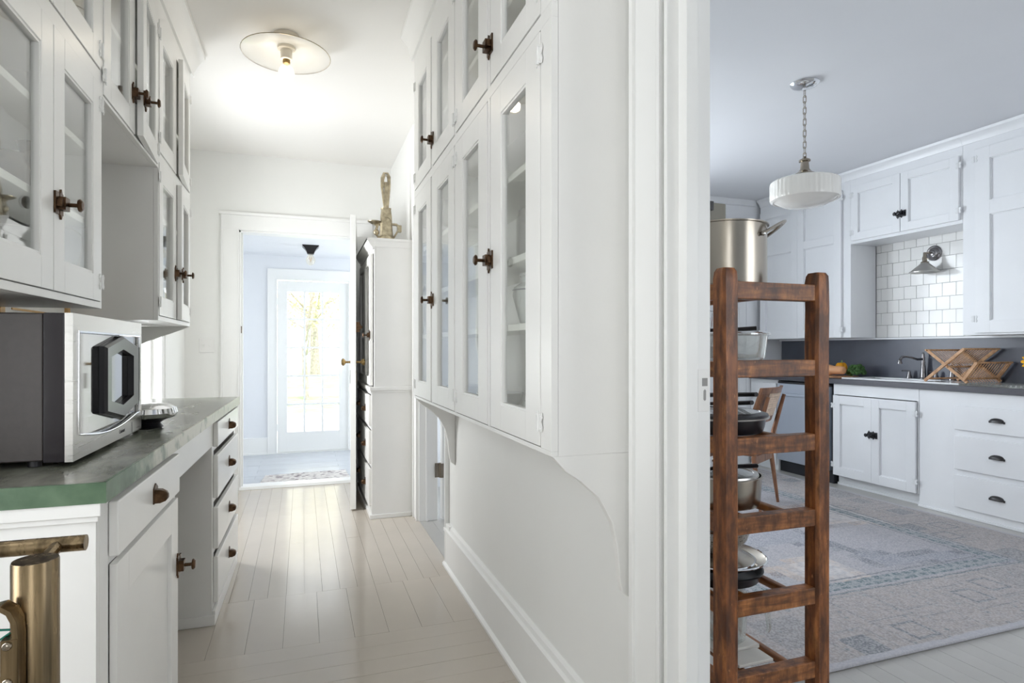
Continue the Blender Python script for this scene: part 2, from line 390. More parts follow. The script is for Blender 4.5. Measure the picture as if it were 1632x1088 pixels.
def mesh_bin():
    g = G(); g.box(-.021, .021, 0, .003, -.020, .020); g.prism([(-.02, .02), (.02, .02), (0, .032)], 0, .003)
    rings = []
    for k, (w, zt, zb, y) in enumerate([(.019, .016, -.018, .003), (.019, .015, -.018, .016), (.014, .009, -.014, .028), (.007, .003, -.008, .032)]):
        rings.append([Vector((-w, y, zb)), Vector((w, y, zb)), Vector((w, y, zt*.4)), Vector((w*.55, y, zt)), Vector((-w*.55, y, zt)), Vector((-w, y, zt*.4))])
    g.loft(rings); return g.mesh('bin_pull')
def mesh_knob():
    g = G(); g.lathe([(.012, 0), (.014, .003), (.008, .006), (.008, .034), (.018, .040), (.027, .050), (.027, .058), (.018, .066), (0, .068)], n=20, m=Matrix.Rotation(-PI/2, 4, 'X'))
    return g.mesh('door_knob')
ML, MH, MCUP, MBIN, MKNOB = mesh_latch(), mesh_hinge(), mesh_cup(), mesh_bin(), mesh_knob()
ML2 = ML.copy(); MH2 = MH.copy()
ML.materials.append(M['bronze']); ML2.materials.append(M['black']); MH.materials.append(M['trim']); MH2.materials.append(M['porcelain'])
MCUP.materials.append(M['iron']); MBIN.materials.append(M['bronze']); MKNOB.materials.append(M['brass'])

def cab_door(parent, m, w, h, mat, glass=True, stile=.07, rail=.07, th=.02, splits=None, latch=None, hinges=None, black=False, toprail=None):
    """door leaf on frame m (origin: lower corner of the leaf on the carcass face)"""
    g = G(); tr = toprail or rail
    g.box(0, stile, 0, th, 0, h, m); g.box(w-stile, w, 0, th, 0, h, m)
    zs = [rail] + [z for s in (splits or []) for z in s] + [h-tr]
    g.box(stile, w-stile, 0, th, 0, rail, m); g.box(stile, w-stile, 0, th, h-tr, h, m)
    for s in (splits or []): g.box(stile, w-stile, 0, th, s[0], s[1], m)
    d = put('door', g, mat, parent, bev=.0015)
    for i in range(0, len(zs), 2):
        a, b = zs[i], zs[i+1]
        q = G()
        bd = .007 if glass else .006; n0, n1 = (.002, th-.003) if glass else (.001, th-.011)
        q.box(stile, stile+bd, n0, n1, a, b, m); q.box(w-stile-bd, w-stile, n0, n1, a, b, m)
        q.box(stile+bd, w-stile-bd, n0, n1, a, a+bd, m); q.box(stile+bd, w-stile-bd, n0, n1, b-bd, b, m)
        put('bead', q, mat, d)
        q = G(); q.box(stile+bd*.5, w-stile-bd*.5, .006 if glass else .001, .009 if glass else .005, a+bd*.5, b-bd*.5, m)
        put('glass_pane' if glass else 'panel', q, 'glass' if glass else mat, d)
    if latch:
        u, z, flip = latch
        S = Matrix.Diagonal((-1 if flip else 1, 1, 1, 1))
        put('latch', ML2 if black else ML, None, d, m @ Matrix.Translation((u, th, z)) @ S @ Matrix.Scale(1.15 if black else 1.25, 4))
    for (u, z) in (hinges or []):
        put('hinge', MH2 if black else MH, None, d, m @ Matrix.Translation((u, th, z)))
    return d

# ================================================================ SETTING
HX0, HX1, KX0, KX1 = -.92, .77, .866, 4.87      # hall and kitchen side walls
HC, KC = 2.86, 2.76
FY = 5.55
def planks(root, x0, x1, y0, y1, w, along, mat, seam=2.2, name='floorboard', zt=0, gap=.001):
    """tongue boards, each an object; boards share meshes by size"""
    cache = {}
    lo, hi = (x0, x1) if along == 'y' else (y0, y1)
    a0, a1 = (y0, y1) if along == 'y' else (x0, x1)
    n = max(1, round((hi-lo)/w)); w = (hi-lo)/n
    for i in range(n):
        s = a0; k = 0
        while s < a1-.01:
            e = s + (seam if (k or i % 2) else seam*.55)
            if e > a1-.3: e = a1
            e = min(e, a1); key = round(e-s, 3)
            if key not in cache:
                g = G()
                if along == 'y': g.box(gap/2, w-gap/2, gap/2, e-s-gap/2, -.02, 0)
                else: g.box(gap/2, e-s-gap/2, gap/2, w-gap/2, -.02, 0)
                cache[key] = g.mesh(name); cache[key].materials.append(M[mat])
            p = (lo+i*w, s, zt-random.random()*.0006) if along == 'y' else (s, lo+i*w, zt-random.random()*.0006)
            put(name, cache[key], None, root, Matrix.Translation(p))
            s = e; k += 1
fl = struct('floor', G().box(HX0-.15, KX1+.15, -2.6, FY+.13, -.12, -.02), 'floor')
planks(fl, HX0, HX1, 1.20, 2.56, .105, 'x', 'floor', 3)
planks(fl, HX0, HX1, 2.56, 3.10, .145, 'y', 'floor', 3)
planks(fl, HX0, HX1, 3.10, FY, .085, 'y', 'floor', 1.5)
planks(fl, HX0, HX1, -2.5, 1.20, .30, 'x', 'floor', 3)
planks(fl, HX1, KX1, -1.5, 5.10, .085, 'y', 'floork', 3.4)
planks(fl, HX1, KX0, -1.5, .1, .1, 'y', 'floor', 3)

def wall_x(g, x0, x1, y0, y1, z1, holes):
    """wall slab normal to X with rectangular openings (ya, yb, za, zb)"""
    y = y0
    for ya, yb, za, zb in sorted(holes):
        g.box(x0, x1, y, ya, 0, z1)
        if za > 0: g.box(x0, x1, ya, yb, 0, za)
        g.box(x0, x1, ya, yb, zb, z1); y = yb
    g.box(x0, x1, y, y1, 0, z1); return g
def wall_y(g, y0, y1, x0, x1, z1, holes):
    x = x0
    for xa, xb, za, zb in sorted(holes):
        g.box(x, xa, y0, y1, 0, z1)
        if za > 0: g.box(xa, xb, y0, y1, 0, za)
        g.box(xa, xb, y0, y1, zb, z1); x = xb
    g.box(x, x1, y0, y1, 0, z1); return g
OK0, OK1, OKZ = .12, 1.13, 2.15     # opening hall -> kitchen
D20, D21, D2Z = 3.26, 4.14, 2.12    # second doorway
struct('wall_right', wall_x(G(), HX1, KX0, -2.5, FY, HC, [(OK0, OK1, 0, OKZ), (D20, D21, 0, D2Z)]), 'wall')
struct('wall_left', wall_x(G(), HX0-.12, HX0, -2.5, FY, HC, [(.54, 1.08, .6, 2.3), (3.95, 4.60, .75, 2.25)]), 'wall')
struct('wall_hall_far', wall_y(G(), FY, FY+.13, HX0-.12, KX0, HC, [(-.508, .46, 0, 2.21)]), 'wall')
struct('wall_hall_rear', wall_y(G(), -2.5, -2.38, HX0, HX1, HC, [(-.85, .25, .7, 2.4)]), 'wall')
struct('ceiling', G().box(HX0-.12, HX1, -2.5, FY+.13, HC, HC+.1), 'ceil')
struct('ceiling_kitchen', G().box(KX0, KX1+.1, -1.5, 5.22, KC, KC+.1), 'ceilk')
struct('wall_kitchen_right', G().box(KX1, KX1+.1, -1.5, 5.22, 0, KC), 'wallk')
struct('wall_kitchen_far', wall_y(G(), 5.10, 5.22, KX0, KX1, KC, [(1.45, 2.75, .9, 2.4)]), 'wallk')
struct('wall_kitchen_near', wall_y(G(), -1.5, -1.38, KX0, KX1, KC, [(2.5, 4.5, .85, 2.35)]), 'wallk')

# baseboard, right wall of the hall (between kitchen opening and second doorway)
g = G(); prof = [(HX1, 0), (.735, 0), (.735, .012), (.748, .022), (.748, .185), (.742, .19), (.742, .205), (.752, .212), (.756, .228), (HX1, .235)]
g.prism(prof, 1.235, D20+.005)
struct('baseboard_right', g, 'trim')
# casing and jamb of the kitchen opening
def casing_profile(g, x_wall, out, y0, y1, z0, z1):
    """flat casing with stepped edges, standing on wall plane x_wall facing out*X"""
    t = out
    g.box(x_wall, x_wall+t*.018, y0, y1, z0, z1)
    g.box(x_wall+t*.018, x_wall+t*.024, y0, y0+.010, z0, z1)
    g.box(x_wall+t*.018, x_wall+t*.022, y0+.013, y0+.017, z0, z1)
    g.box(x_wall+t*.018, x_wall+t*.027, y1-.016, y1, z0, z1)
g = G(); casing_profile(g, HX1, -1, OK1+.010, OK1+.135, 0, OKZ+.12); casing_profile(g, HX1, -1, OK0-.13, OK0, 0, OKZ+.12)
g.box(HX1-.02, HX1, OK0, OK1+.010, OKZ, OKZ+.12)
struct('trim_1', g, 'trim', .001)
g = G(); g.box(HX1-.018, KX0, OK1-.012, OK1, 0, OKZ); g.box(HX1, KX0, OK0, OK0+.012, 0, OKZ); g.box(HX1, KX0, OK0, OK1, OKZ-.012, OKZ)
g.box(.782, .811, OK1-.042, OK1-.012, 0, OKZ-.012)
tr2 = struct('trim_2', g, 'trim', .001)
g = G(); g.box(.832, .8625, OK1-.0138, OK1-.0118, 1.060, 1.155)
sp = put('strike_plate', g, 'cab', tr2, bev=.001)
g = G(); g.box(.843, .857, OK1-.0145, OK1-.0136, 1.117, 1.135)
put('latch_hole', g, 'grout', sp)
g = G(); g.prism([(.847, 1.087), (.850, 1.084), (.853, 1.087), (.853, 1.107), (.850, 1.110), (.847, 1.107)], OK1-.0145, OK1-.0136); put('bolt_slot', g, 'grout', sp)
# second doorway: casings, jambs, leaf
g = G()
casing_profile(g, HX1, -1, D21+.004, D21+.125, 0, D2Z+.1); g.box(HX1-.02, HX1, D20-.10, D20-.004, 0, .235); g.box(HX1-.024, HX1, D20-.018, D20-.002, 0, D2Z)
g.box(HX1-.02, HX1, D20-.004, D21+.004, D2Z, D2Z+.1)
struct('trim_3', g, 'trim', .001)
g = G(); g.box(HX1-.004, KX0+.03, D21-.014, D21, 0, D2Z); g.box(.812, .826, D21-.028, D21-.014, 0, D2Z); g.box(HX1, KX0, D20, D20+.012, 0, D2Z); g.box(HX1, KX0, D20, D21, D2Z-.012, D2Z)
struct('trim_4', g, 'trim', .001)
LM = frame((.918, 4.115, .012), Vector((math.cos(.10), math.sin(.10), 0)), (math.sin(.10), -math.cos(.10), 0))
g = G(); g.box(0, .84, -.02, .02, 0, 2.09, LM)
d2 = struct('door_2', g, 'trim', .002)
g = G(); g.box(.876, .905, 4.118, 4.1245, .30, .40); g.cyl((.911, 4.116, .298), (.911, 4.116, .402), .008); g.box(.911, .932, 4.092, 4.098, .30, .40)
put('hinge', g, 'nickel', d2, label='unpainted steel butt hinge')

# far doorway casing (hall side), threshold, porch
g = G()
def casing_y(g, y, x0, x1, z0, z1, out=-1):
    g.box(x0, x1, y+out*.018, y, z0, z1); g.box(x0, x0+.012, y+out*.026, y+out*.018, z0, z1); g.box(x1-.010, x1, y+out*.023, y+out*.018, z0, z1)
casing_y(g, FY, -.645, -.508, 0, 2.21); casing_y(g, FY, .46, .60, 0, 2.21)
g.box(-.645, .60, FY-.018, FY, 2.21, 2.335); g.box(-.66, .615, FY-.030, FY, 2.335, 2.36)
g.box(-.508, -.494, FY, FY+.13, 0, 2.21); g.box(.446, .46, FY, FY+.13, 0, 2.21); g.box(-.508, .46, FY, FY+.13, 2.196, 2.21)
g.box(-.494, -.482, FY+.05, FY+.085, 0, 2.196)
tr5 = struct('trim_5', g, 'trim', .001)
g = G(); g.box(-.495, -.489, FY+.005, FY+.03, 1.335, 1.395); put('strike_plate', g, 'bronze', tr5, label='dark keeper on the left jamb')
g = G(); g.box(-.495, -.490, FY+.005, FY+.03, .99, 1.10); put('strike_plate', g, 'trim', tr5)
struct('trim_6', G().prism([(FY-.02, 0), (FY-.005, .022), (FY+.14, .022), (FY+.155, 0)], -.508, .46, 'x'), 'trim', .002)
g = G(); g.box(HX0, -.66, FY-.02, FY, 0, .19); g.box(HX0, -.66, FY-.012, FY, .19, .21); struct('baseboard_hall_far', g, 'trim')

# door_1: leaf swung into the hall, seen edge on
hx, hy = .446, FY-.03
ang = math.atan2(.355-hx, 4.56-hy)
Ud = Vector((math.sin(ang), math.cos(ang), 0)); Nd = Vector((-Ud.y, Ud.x, 0)) # N toward +X side
if Nd.x < 0: Nd = -Nd
D1 = frame((hx, hy, .012), Ud, Nd)
DW, DH = .965, 2.185
g = G(); st, rl = .115, .12
for a, b in ((0, st), (DW-st, DW)): g.box(a, b, -.02, .02, 0, DH, D1)
for a, b in ((0, .22), (.78, .90), (1.33, 1.43), (DH-.13, DH)): g.box(st, DW-st, -.02, .02, a, b, D1)
d1 = struct('door_1', g, 'trim', .002)
for a, b in ((.22, .78), (.90, 1.33), (1.43, DH-.13)):
    q = G(); q.box(st, DW-st, -.006, .006, a, b, D1); q.box(st+.05, DW-st-.05, -.013, .013, a+.05, b-.05, D1); put('panel', q, 'trim', d1)
for s in (1, -1):
    mm = D1 @ Matrix.Translation((DW-.06, s*.02, 1.09)) @ Matrix.Diagonal((1, s, 1, 1))
    put('door_knob', MKNOB, None, d1, mm)
g = G(); g.box(DW-.085, DW-.035, .02, .024, .93, 1.03, D1); put('escutcheon', g, 'bronze', d1)
g = G(); g.box(DW-.085, DW-.035, -.024, -.02, .93, 1.03, D1); put('escutcheon', g, 'bronze', d1)
g = G(); g.box(DW-.095, DW-.01, .02, .046, 1.315, 1.39, D1); g.box(DW-.04, DW-.012, .046, .055, 1.335, 1.37, D1); g.cyl(D1 @ Vector((DW-.05, .046, 1.352)), D1 @ Vector((DW-.05, .066, 1.352)), .008); put('rim_lock', g, 'bronze', d1, label='bronze rim bolt')
g = G(); g.box(DW, DW+.0015, -.011, .011, 1.0, 1.17, D1); g.box(DW, DW+.008, -.006, .006, 1.075, 1.095, D1); put('latch_plate', g, 'trim', d1)

# porch
PX0, PX1, PY1, PC = -1.35, 1.6, 7.34, 2.27
fp = struct('floor_porch', G().box(PX0, PX1, FY+.13, PY1+.1, -.12, -.02), 'dark')
planks(fp, PX0, PX1, FY+.13, PY1, .14, 'x', 'porchfloor', 1.7)
struct('wall_porch_far', wall_y(G(), PY1, PY1+.1, PX0, PX1, PC, [(-.275, .52, 0, 2.0)]), 'wallk')
struct('wall_porch_left', G().box(PX0-.1, PX0, FY+.13, PY1+.1, 0, PC), 'wallk')
struct('wall_porch_right', wall_x(G(), PX1, PX1+.1, FY+.13, PY1+.1, PC, [(5.9, 7.2, .7, 2.0)]), 'wallk')
cp = struct('ceiling_porch', G().box(PX0-.1, PX1+.1, FY+.13, PY1+.1, PC+.012, PC+.08), 'wallk')
cm = G().box(.001, PX1-PX0-.001, .001, .078, 0, .012).mesh('ceiling_board'); cm.materials.append(M['wallk'])
for i in range(21): put('ceiling_board', cm, None, cp, Matrix.Translation((PX0, FY+.14+i*.08, PC)))
g = G(); casing_y(g, PY1, -.375, -.275, 0, 2.0); casing_y(g, PY1, .52, .62, 0, 2.0); g.box(-.375, .62, PY1-.02, PY1, 2.0, 2.12)
struct('trim_7', g, 'trim', .001)
g = G(); g.box(PX0, -.375, PY1-.018, PY1, 0, .19); g.box(PX0, -.375, PY1-.026, PY1, 0, .02); struct('baseboard_porch', g, 'trim')
# exterior door, fifteen panes
g = G(); y0, y1 = PY1+.01, PY1+.05
g.box(-.27, -.165, y0, y1, .012, 1.985); g.box(.41, .515, y0, y1, .012, 1.985); g.box(-.165, .41, y0, y1, .012, .24); g.box(-.165, .41, y0, y1, 1.865, 1.985)
d3 = struct('door_3', g, 'trim', .002)
xs = [-.165 + i*(.575+.022)/3 for i in range(4)]; zs = [.24 + j*(1.625+.022)/5 for j in range(6)]
q = G()
for i in (1, 2): q.box(xs[i]-.022, xs[i], y0+.006, y1-.006, .24, 1.865)
for j in (1, 2, 3, 4): q.box(-.165, .41, y0+.007, y1-.007, zs[j]-.022, zs[j])
put('muntins', q, 'trim', d3)
pm = G().box(0, xs[1]-xs[0]-.022, 0, .004, 0, zs[1]-zs[0]-.022).mesh('pane'); pm.materials.append(M['winglass'])
for i in range(3):
    for j in range(5): put('pane', pm, None, d3, Matrix.Translation((xs[i], PY1+.028, zs[j])))
for z in (.3, .95, 1.75):
    q = G(); q.cyl((-.272, PY1+.002, z-.04), (-.272, PY1+.002, z+.04), .007); put('hinge', q, 'trim', d3)
struct('trim_8', G().box(-.275, .52, PY1-.01, PY1+.12, -.02, .01), 'trim')

# hall side window
g = G(); xw = HX0-.06
for a, b, c, d in ((3.95, 4.60, .75, .80), (3.95, 4.60, 2.20, 2.25), (3.95, 4.0, .8, 2.2), (4.55, 4.60, .8, 2.2), (4.0, 4.55, 1.48, 1.52)): g.box(xw-.02, xw+.02, a, b, c, d)
w1 = struct('window_1', g, 'trim', .001)
for c, d in ((.8, 1.48), (1.52, 2.2)): put('pane', G().box(xw-.002, xw+.002, 4.0, 4.55, c, d), 'winglass', w1)
g5 = G()  # unseen window frame added around the left rear fill lamp
for a, b, c, d in ((.54, 1.08, .6, .645), (.54, 1.08, 2.255, 2.3), (.54, .585, .645, 2.255), (1.035, 1.08, .645, 2.255), (.585, 1.035, 1.44, 1.48)): g5.box(xw-.02, xw+.02, a, b, c, d)
w5 = struct('window_5', g5, 'trim', .001)
for a, b in ((.645, 1.44), (1.48, 2.255)): put('pane', G().box(xw-.002, xw+.002, .585, 1.035, a, b), 'winglass', w5)
g = G(); g.box(HX0, HX0+.02, 3.86, 3.95, .65, 2.35); g.box(HX0, HX0+.02, 4.60, 4.70, .65, 2.35); g.box(HX0+.02, HX0+.028, 4.685, 4.70, .65, 2.35); g.box(HX0, HX0+.02, 3.95, 4.60, 2.25, 2.35); g.box(HX0, HX0+.04, 3.90, 4.66, .70, .75)
put('window_casing', g, 'trim', w1, bev=.001)
g = G(); g.box(HX0, HX0+.018, 3.80, FY-.02, 0, .19); struct('baseboard_left', g, 'trim')
# unseen hall rear and kitchen windows, added to hold the fill lamps
def added_win_y(n, y, x0, x1, z0, z1):
    g = G(); t = .045; xm = (x0+x1)/2; zm = (z0+z1)/2
    for a, b, c, d in ((x0, x1, z0, z0+t), (x0, x1, z1-t, z1), (x0, x0+t, z0+t, z1-t), (x1-t, x1, z0+t, z1-t), (xm-t/2, xm+t/2, z0+t, z1-t), (x0+t, xm-t/2, zm-.02, zm+.02), (xm+t/2, x1-t, zm-.02, zm+.02)): g.box(a, b, y-.02, y+.02, c, d)
    w = struct('window_%d' % n, g, 'trim', .001)
    for a, b in ((x0+t, xm-t/2), (xm+t/2, x1-t)):
        for c, d in ((z0+t, zm-.02), (zm+.02, z1-t)): put('pane', G().box(a, b, y-.002, y+.002, c, d), 'winglass', w)
added_win_y(2, -2.34, -.85, .25, .7, 2.4); added_win_y(3, -1.34, 2.5, 4.5, .85, 2.35); added_win_y(4, 5.12, 1.45, 2.75, .9, 2.4)

# kitchen far wall: beadboard and frieze, corner post
g = G(); g.box(2.85, 4.50, 5.078, 5.10, 2.50, 2.56); g.box(2.85, 4.50, 5.06, 5.10, 2.70, KC); g.box(2.85, 4.42, 5.08, 5.10, 0, .16)
struct('trim_9', g, 'cabk', .001)
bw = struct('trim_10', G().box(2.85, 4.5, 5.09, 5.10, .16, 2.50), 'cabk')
bb = G().box(.0015, .0885, 0, .008, 0, 2.34).mesh('beadboard_plank'); bb.materials.append(M['cabk'])
for i in range(18): put('beadboard_plank', bb, None, bw, Matrix.Translation((2.86+i*.09, 5.082, .16)))

# ================================================================ LEFT SIDE OF THE HALL
PVT = Matrix.Translation((-.375, 1.41, 0)) @ Matrix.Rotation(math.radians(-.95), 4, 'Z') @ Matrix.Translation((.375, -1.41, 0))
base = thing('base_cabinet', 'white painted base cabinet with knee space under the worn green counter', 'cabinet', (-.65, 2.5, 0))
def PG():            # geometry in the slightly skewed frame of the old cabinet
    class R(G):
        def box(s, *a, m=None): return G.box(s, *a, m=(PVT @ m) if m else PVT)
    return R()
XF = -.396
g = PG(); g.box(-.88, XF, 1.424, 1.444, .0, .89)          # end panel
g.box(-.88, XF-.02, 2.13, 2.15, .09, .89); g.box(-.88, XF-.02, 1.444, 2.13, .09, .11); g.box(-.88, XF-.06, 1.444, 2.15, 0, .09)
g.box(XF-.02, XF, 1.444, 1.50, .0, .89); g.box(XF-.02, XF, 2.115, 2.15, .0, .89); g.box(XF-.02, XF, 1.50, 2.115, .866, .89); g.box(XF-.02, XF, 1.50, 2.115, .735, .762)
g.box(XF-.02, XF, 1.50, 2.115, .04, .07)
put('carcass', g, 'cab', base, bev=.0015)
g = PG(); g.box(XF-.02, XF, 2.15, 2.88, .775, .89); put('apron', g, 'cab', base, bev=.0015)
g = PG(); g.box(-.88, XF+.012, 1.410, 1.424, .862, .89); g.box(-.88, XF+.006, 1.416, 1.424, .85, .862); put('end_moulding', g, 'cab', base, bev=.002)
g = PG(); g.box(-.88, XF, 2.88, 2.90, 0, .89); g.box(-.88, XF, 3.66, 3.68, 0, .89); g.box(-.88, XF, 2.90, 3.66, 0, .07)
g.box(XF-.02, XF, 2.90, 2.925, .07, .89); g.box(XF-.02, XF, 3.635, 3.66, .07, .89)
for z in (.07, .298, .523, .75): g.box(XF-.02, XF, 2.925, 3.635, z-.0, z+.018)
g.box(XF-.02, XF, 2.925, 3.635, .877, .89)
put('drawer_stack', g, 'cab', base, bev=.0015)
g = PG(); g.box(-.88, XF+.014, 2.868, 2.88, 0, .045); g.box(XF, XF+.014, 2.88, 3.68, 0, .06); put('foot_moulding', g, 'cab', base, bev=.003)
def drawer_front(par, y0, y1, z0, z1, pull, n=1):
    g = PG(); g.box(XF, XF+.02, y0, y1, z0, z1); d = put('drawer', g, 'cab', par, bev=.004)
    mm = PVT @ frame((XF+.02, (y0+y1)/2, (z0+z1)/2), (0, 1, 0), (1, 0, 0))
    put('bin_pull', pull, None, d, mm)
drawer_front(base, 1.497, 2.118, .752, .872, MBIN)
for a, b in ((.768, .878), (.543, .732), (.319, .502), (.083, .284)): drawer_front(base, 2.912, 3.645, a, b, MBIN)
mm = PVT @ frame((XF, 1.504, .05), (0, 1, 0), (1, 0, 0))
cab_door(base, mm, .608, .685, 'cab', False, .085, .09, .016, latch=(.608-.0, .475, False), hinges=[(.0, .36), (.0, .05)])
# counter
ct = thing('countertop', 'worn green grey countertop with chipped green edge under the microwave', 'countertop', (-.65, 2.5, .89))
g = G()
hx0, hx1, hy0, hy1 = -.80, -.50, 2.30, 2.86
fx = lambda y: -.379 + (y-1.41)*.0165
def quadslab(g, pts, z0, z1): g.loft([[Vector((x, y, z0)) for x, y in pts], [Vector((x, y, z1)) for x, y in pts]])
quadslab(g, [(-.915, 1.414), (fx(1.414), 1.414), (fx(hy0), hy0), (-.915, hy0)], .891, .929)
quadslab(g, [(-.915, hy1), (fx(hy1), hy1), (fx(3.71), 3.71), (-.915, 3.71)], .891, .929)
quadslab(g, [(-.915, hy0), (hx0, hy0), (hx0, hy1), (-.915, hy1)], .891, .929)
quadslab(g, [(hx1, hy0), (fx(hy0), hy0), (fx(hy1), hy1), (hx1, hy1)], .891, .929)
put('top', g, 'counter', ct)
g = G(); quadslab(g, [(fx(1.41), 1.41), (fx(1.41)+.005, 1.41), (fx(3.71)+.005, 3.712), (fx(3.71), 3.712)], .889, .931)
quadslab(g, [(-.915, 1.408), (fx(1.41)+.005, 1.408), (fx(1.41)+.005, 1.414), (-.915, 1.414)], .889, .931)
put('edge_band', g, 'edge', ct)
g = G(); g.box(hx0, hx1, hy0, hy1, .755, .765)
for a in ((hx0-.006, hx0, hy0, hy1), (hx1, hx1+.006, hy0, hy1), (hx0, hx1, hy0-.006, hy0), (hx0, hx1, hy1, hy1+.006)): g.box(*a, .755, .890)
put('sink_basin', g, 'copper', ct)
# picture leaning behind microwave
pc = thing('framed_picture', 'gilt framed pale picture behind the microwave', 'picture', (-.90, 2.6, .931))
g = G()
for a in ((2.30, 2.90, .932, .967), (2.30, 2.90, 1.385, 1.42), (2.30, 2.335, .967, 1.385), (2.865, 2.90, .967, 1.385)): g.box(-.915, -.895, *a)
put('frame', g, 'gilt', pc, bev=.003); put('mat', G().box(-.913, -.905, 2.335, 2.865, .967, 1.385), 'paper', pc)
for z in (1.03, 1.33): put('inner_slip', G().box(-.905, -.902, 2.40, 2.80, z, z+.007), 'gilt', pc)

# microwave
mw = thing('microwave', 'steel fronted microwave with black hexagonal door handle on the counter', 'microwave', (-.72, 1.93, .93))
my0, my1, mz0, mz1 = 1.625, 2.242, .945, 1.282
g = G(); g.box(-.905, -.555, my0+.004, my1-.004, mz0, mz1); put('casing', g, 'mwbody', mw, bev=.004)
g = G(); g.box(-.555, -.513, my0, my1, mz0-.004, mz1+.001); put('front_collar', g, 'mwgloss', mw, bev=.003)
FMW = frame((-.513, my0, mz0-.004), (0, 1, 0), (1, 0, 0)); FW, FH = my1-my0, mz1-mz0+.005
g = G()   # steel fascia with a window whose bottom edge is curved
def win_outline():
    p = []; x0, x1, zt = .033, .585, .300
    for i in range(17):
        t = i/16; p.append((x0+(x1-x0)*t, .058-.022*math.sin(PI*min(t*1.05, 1))))
    return p + [(x1, zt), (x0, zt)]
wo = win_outline()
outer = [(x, 0) for x, z in wo[:17]] + [(FW, FH), (0, FH)]
outer[0] = (0, 0); outer[16] = (FW, 0)
ring = []
for n_ in (0, .016):
    ring.append([FMW @ Vector((x, n_, z)) for x, z in outer]); ring.append([FMW @ Vector((x, n_, z)) for x, z in wo])
g.loft([ring[0], ring[2], ring[3], ring[1]], closed=True)
put('fascia', g, 'steel', mw)
g = G(); g.prism(wo, .004, .010, 'y', FMW); put('window', g, 'darkglass', mw)
g = G(); g.tube([FMW @ Vector((x, .0165, z)) for x, z in wo], .0035, 8, closed=True); put('window_trim', g, 'chrome', mw)
g = G()
hc_, hw_, ho, hi_ = .485, .0, (.105, .125), (.068, .082)
def hexa(hw, hh, cap): return [(-hw, -hh+cap), (0, -hh), (hw, -hh+cap), (hw, hh-cap), (0, hh), (-hw, hh-cap)]
cx, cz = .370, .178
A_ = [(cx+x, cz+z) for x, z in hexa(.165, .118, .030)]; B_ = [(cx+x, cz+z) for x, z in hexa(.112, .080, .020)]; A2 = [(cx+x, cz+z) for x, z in hexa(.157, .111, .028)]
g.loft([[FMW @ Vector((x, .0105, z)) for x, z in A_], [FMW @ Vector((x, .023, z)) for x, z in A_], [FMW @ Vector((x, .029, z)) for x, z in A2],
        [FMW @ Vector((x, .026, z)) for x, z in B_], [FMW @ Vector((x, .0105, z)) for x, z in B_]], closed=True)
put('handle', g, 'black', mw)
put('door_seam', G().box(.50, .5015, .0161, .0166, 0, .034, FMW), 'dark', mw)
for yy in (my0+.03, my1-.05):
    for xx in (-.87, -.58): g = G(); g.cyl((xx, yy, .931), (xx, yy, mz0), .014); put('foot', g, 'black', mw)
def text(name, s, size, at, mat, parent):
    c = bpy.data.curves.new(name, 'FONT'); c.body = s; c.size = size; c.extrude = .0002; c.align_x = 'CENTER'; c.align_y = 'CENTER'
    o = bpy.data.objects.new(name, c); C.objects.link(o)
    bpy.context.view_layer.update()
    me = bpy.data.meshes.new_from_object(o.evaluated_get(bpy.context.evaluated_depsgraph_get())); bpy.data.objects.remove(o)
    me.materials.clear(); me.materials.append(M[mat]); me.transform(Matrix.Rotation(PI/2, 4, 'X') @ Matrix.Identity(4))
    # text reads along +x, seen from -y: map into the face frame (u, n)
    return put(name, me, None, parent, at)
text('logo', 'Cuisinart', .016, Matrix.Translation((-.4968, my0+.395, mz0+.016)) @ Matrix.Rotation(PI/2, 4, 'Z'), 'dark', mw)

# chrome item beside the microwave
sc_ = thing('kitchen_scale', 'chrome topped round scale with black base beside the microwave', 'scale', (-.50, 2.335, .931))
g = G(); g.lathe([(.045, 0), (.050, .004), (.040, .018), (.060, .030), (.082, .036)], (-.50, 2.335, .931), 32); put('base', g, 'black', sc_)
g = G(); g.lathe([(.070, .034), (.086, .038), (.092, .052), (.088, .068), (.070, .078), (.03, .083), (0, .084)], (-.50, 2.335, .931), 36); put('pan', g, 'chrome', sc_)
# dark rod leaning in the sink corner
g = G(); g.tube([(-.60, 2.50, .772), (-.665, 2.55, 1.03), (-.70, 2.58, 1.10), (-.735, 2.60, 1.125)], [.010, .009, .006, .005], 12)
solo('sharpening_steel', g, 'iron', 'dark metal rod leaning upright in the small counter sink', 'utensil', (-.60, 2.50, .772))

# ---- left wall cabinets
XL = -.59; ZB, ZM0, ZM1, ZT = 1.325, 2.015, 2.060, 2.64
def glass_unit(name, label, y0, y1, z0, z1, xb, xf, out, mat, shelves, extra=None):
    """hollow carcass: xb = back x, xf = face x, out = +1/-1 outward direction"""
    t = thing(name, label, 'cabinet', ((xb+xf)/2, (y0+y1)/2, z0))
    a, b = sorted((xb, xf-out*.0185))
    g = G(); g.box(a, b, y0, y0+.018, z0, z1); g.box(a, b, y1-.018, y1, z0, z1); g.box(a, b, y0+.018, y1-.018, z0, z0+.018); g.box(a, b, y0+.018, y1-.018, z1-.018, z1)
    bk = sorted((xb, xb+out*.008)); g.box(*bk, y0+.018, y1-.018, z0+.018, z1-.018)
    put('carcass', g, mat, t)
    for z in shelves:
        aa = sorted((xb+out*.008, xf-out*.021)); g = G(); g.box(*aa, y0+.018, y1-.018, z-.010, z+.010); put('shelf', g, 'cabin', t, bev=.002)
    return t
YL0, YL1, YL2, YL3 = 1.40, 2.175, 2.945, 3.72
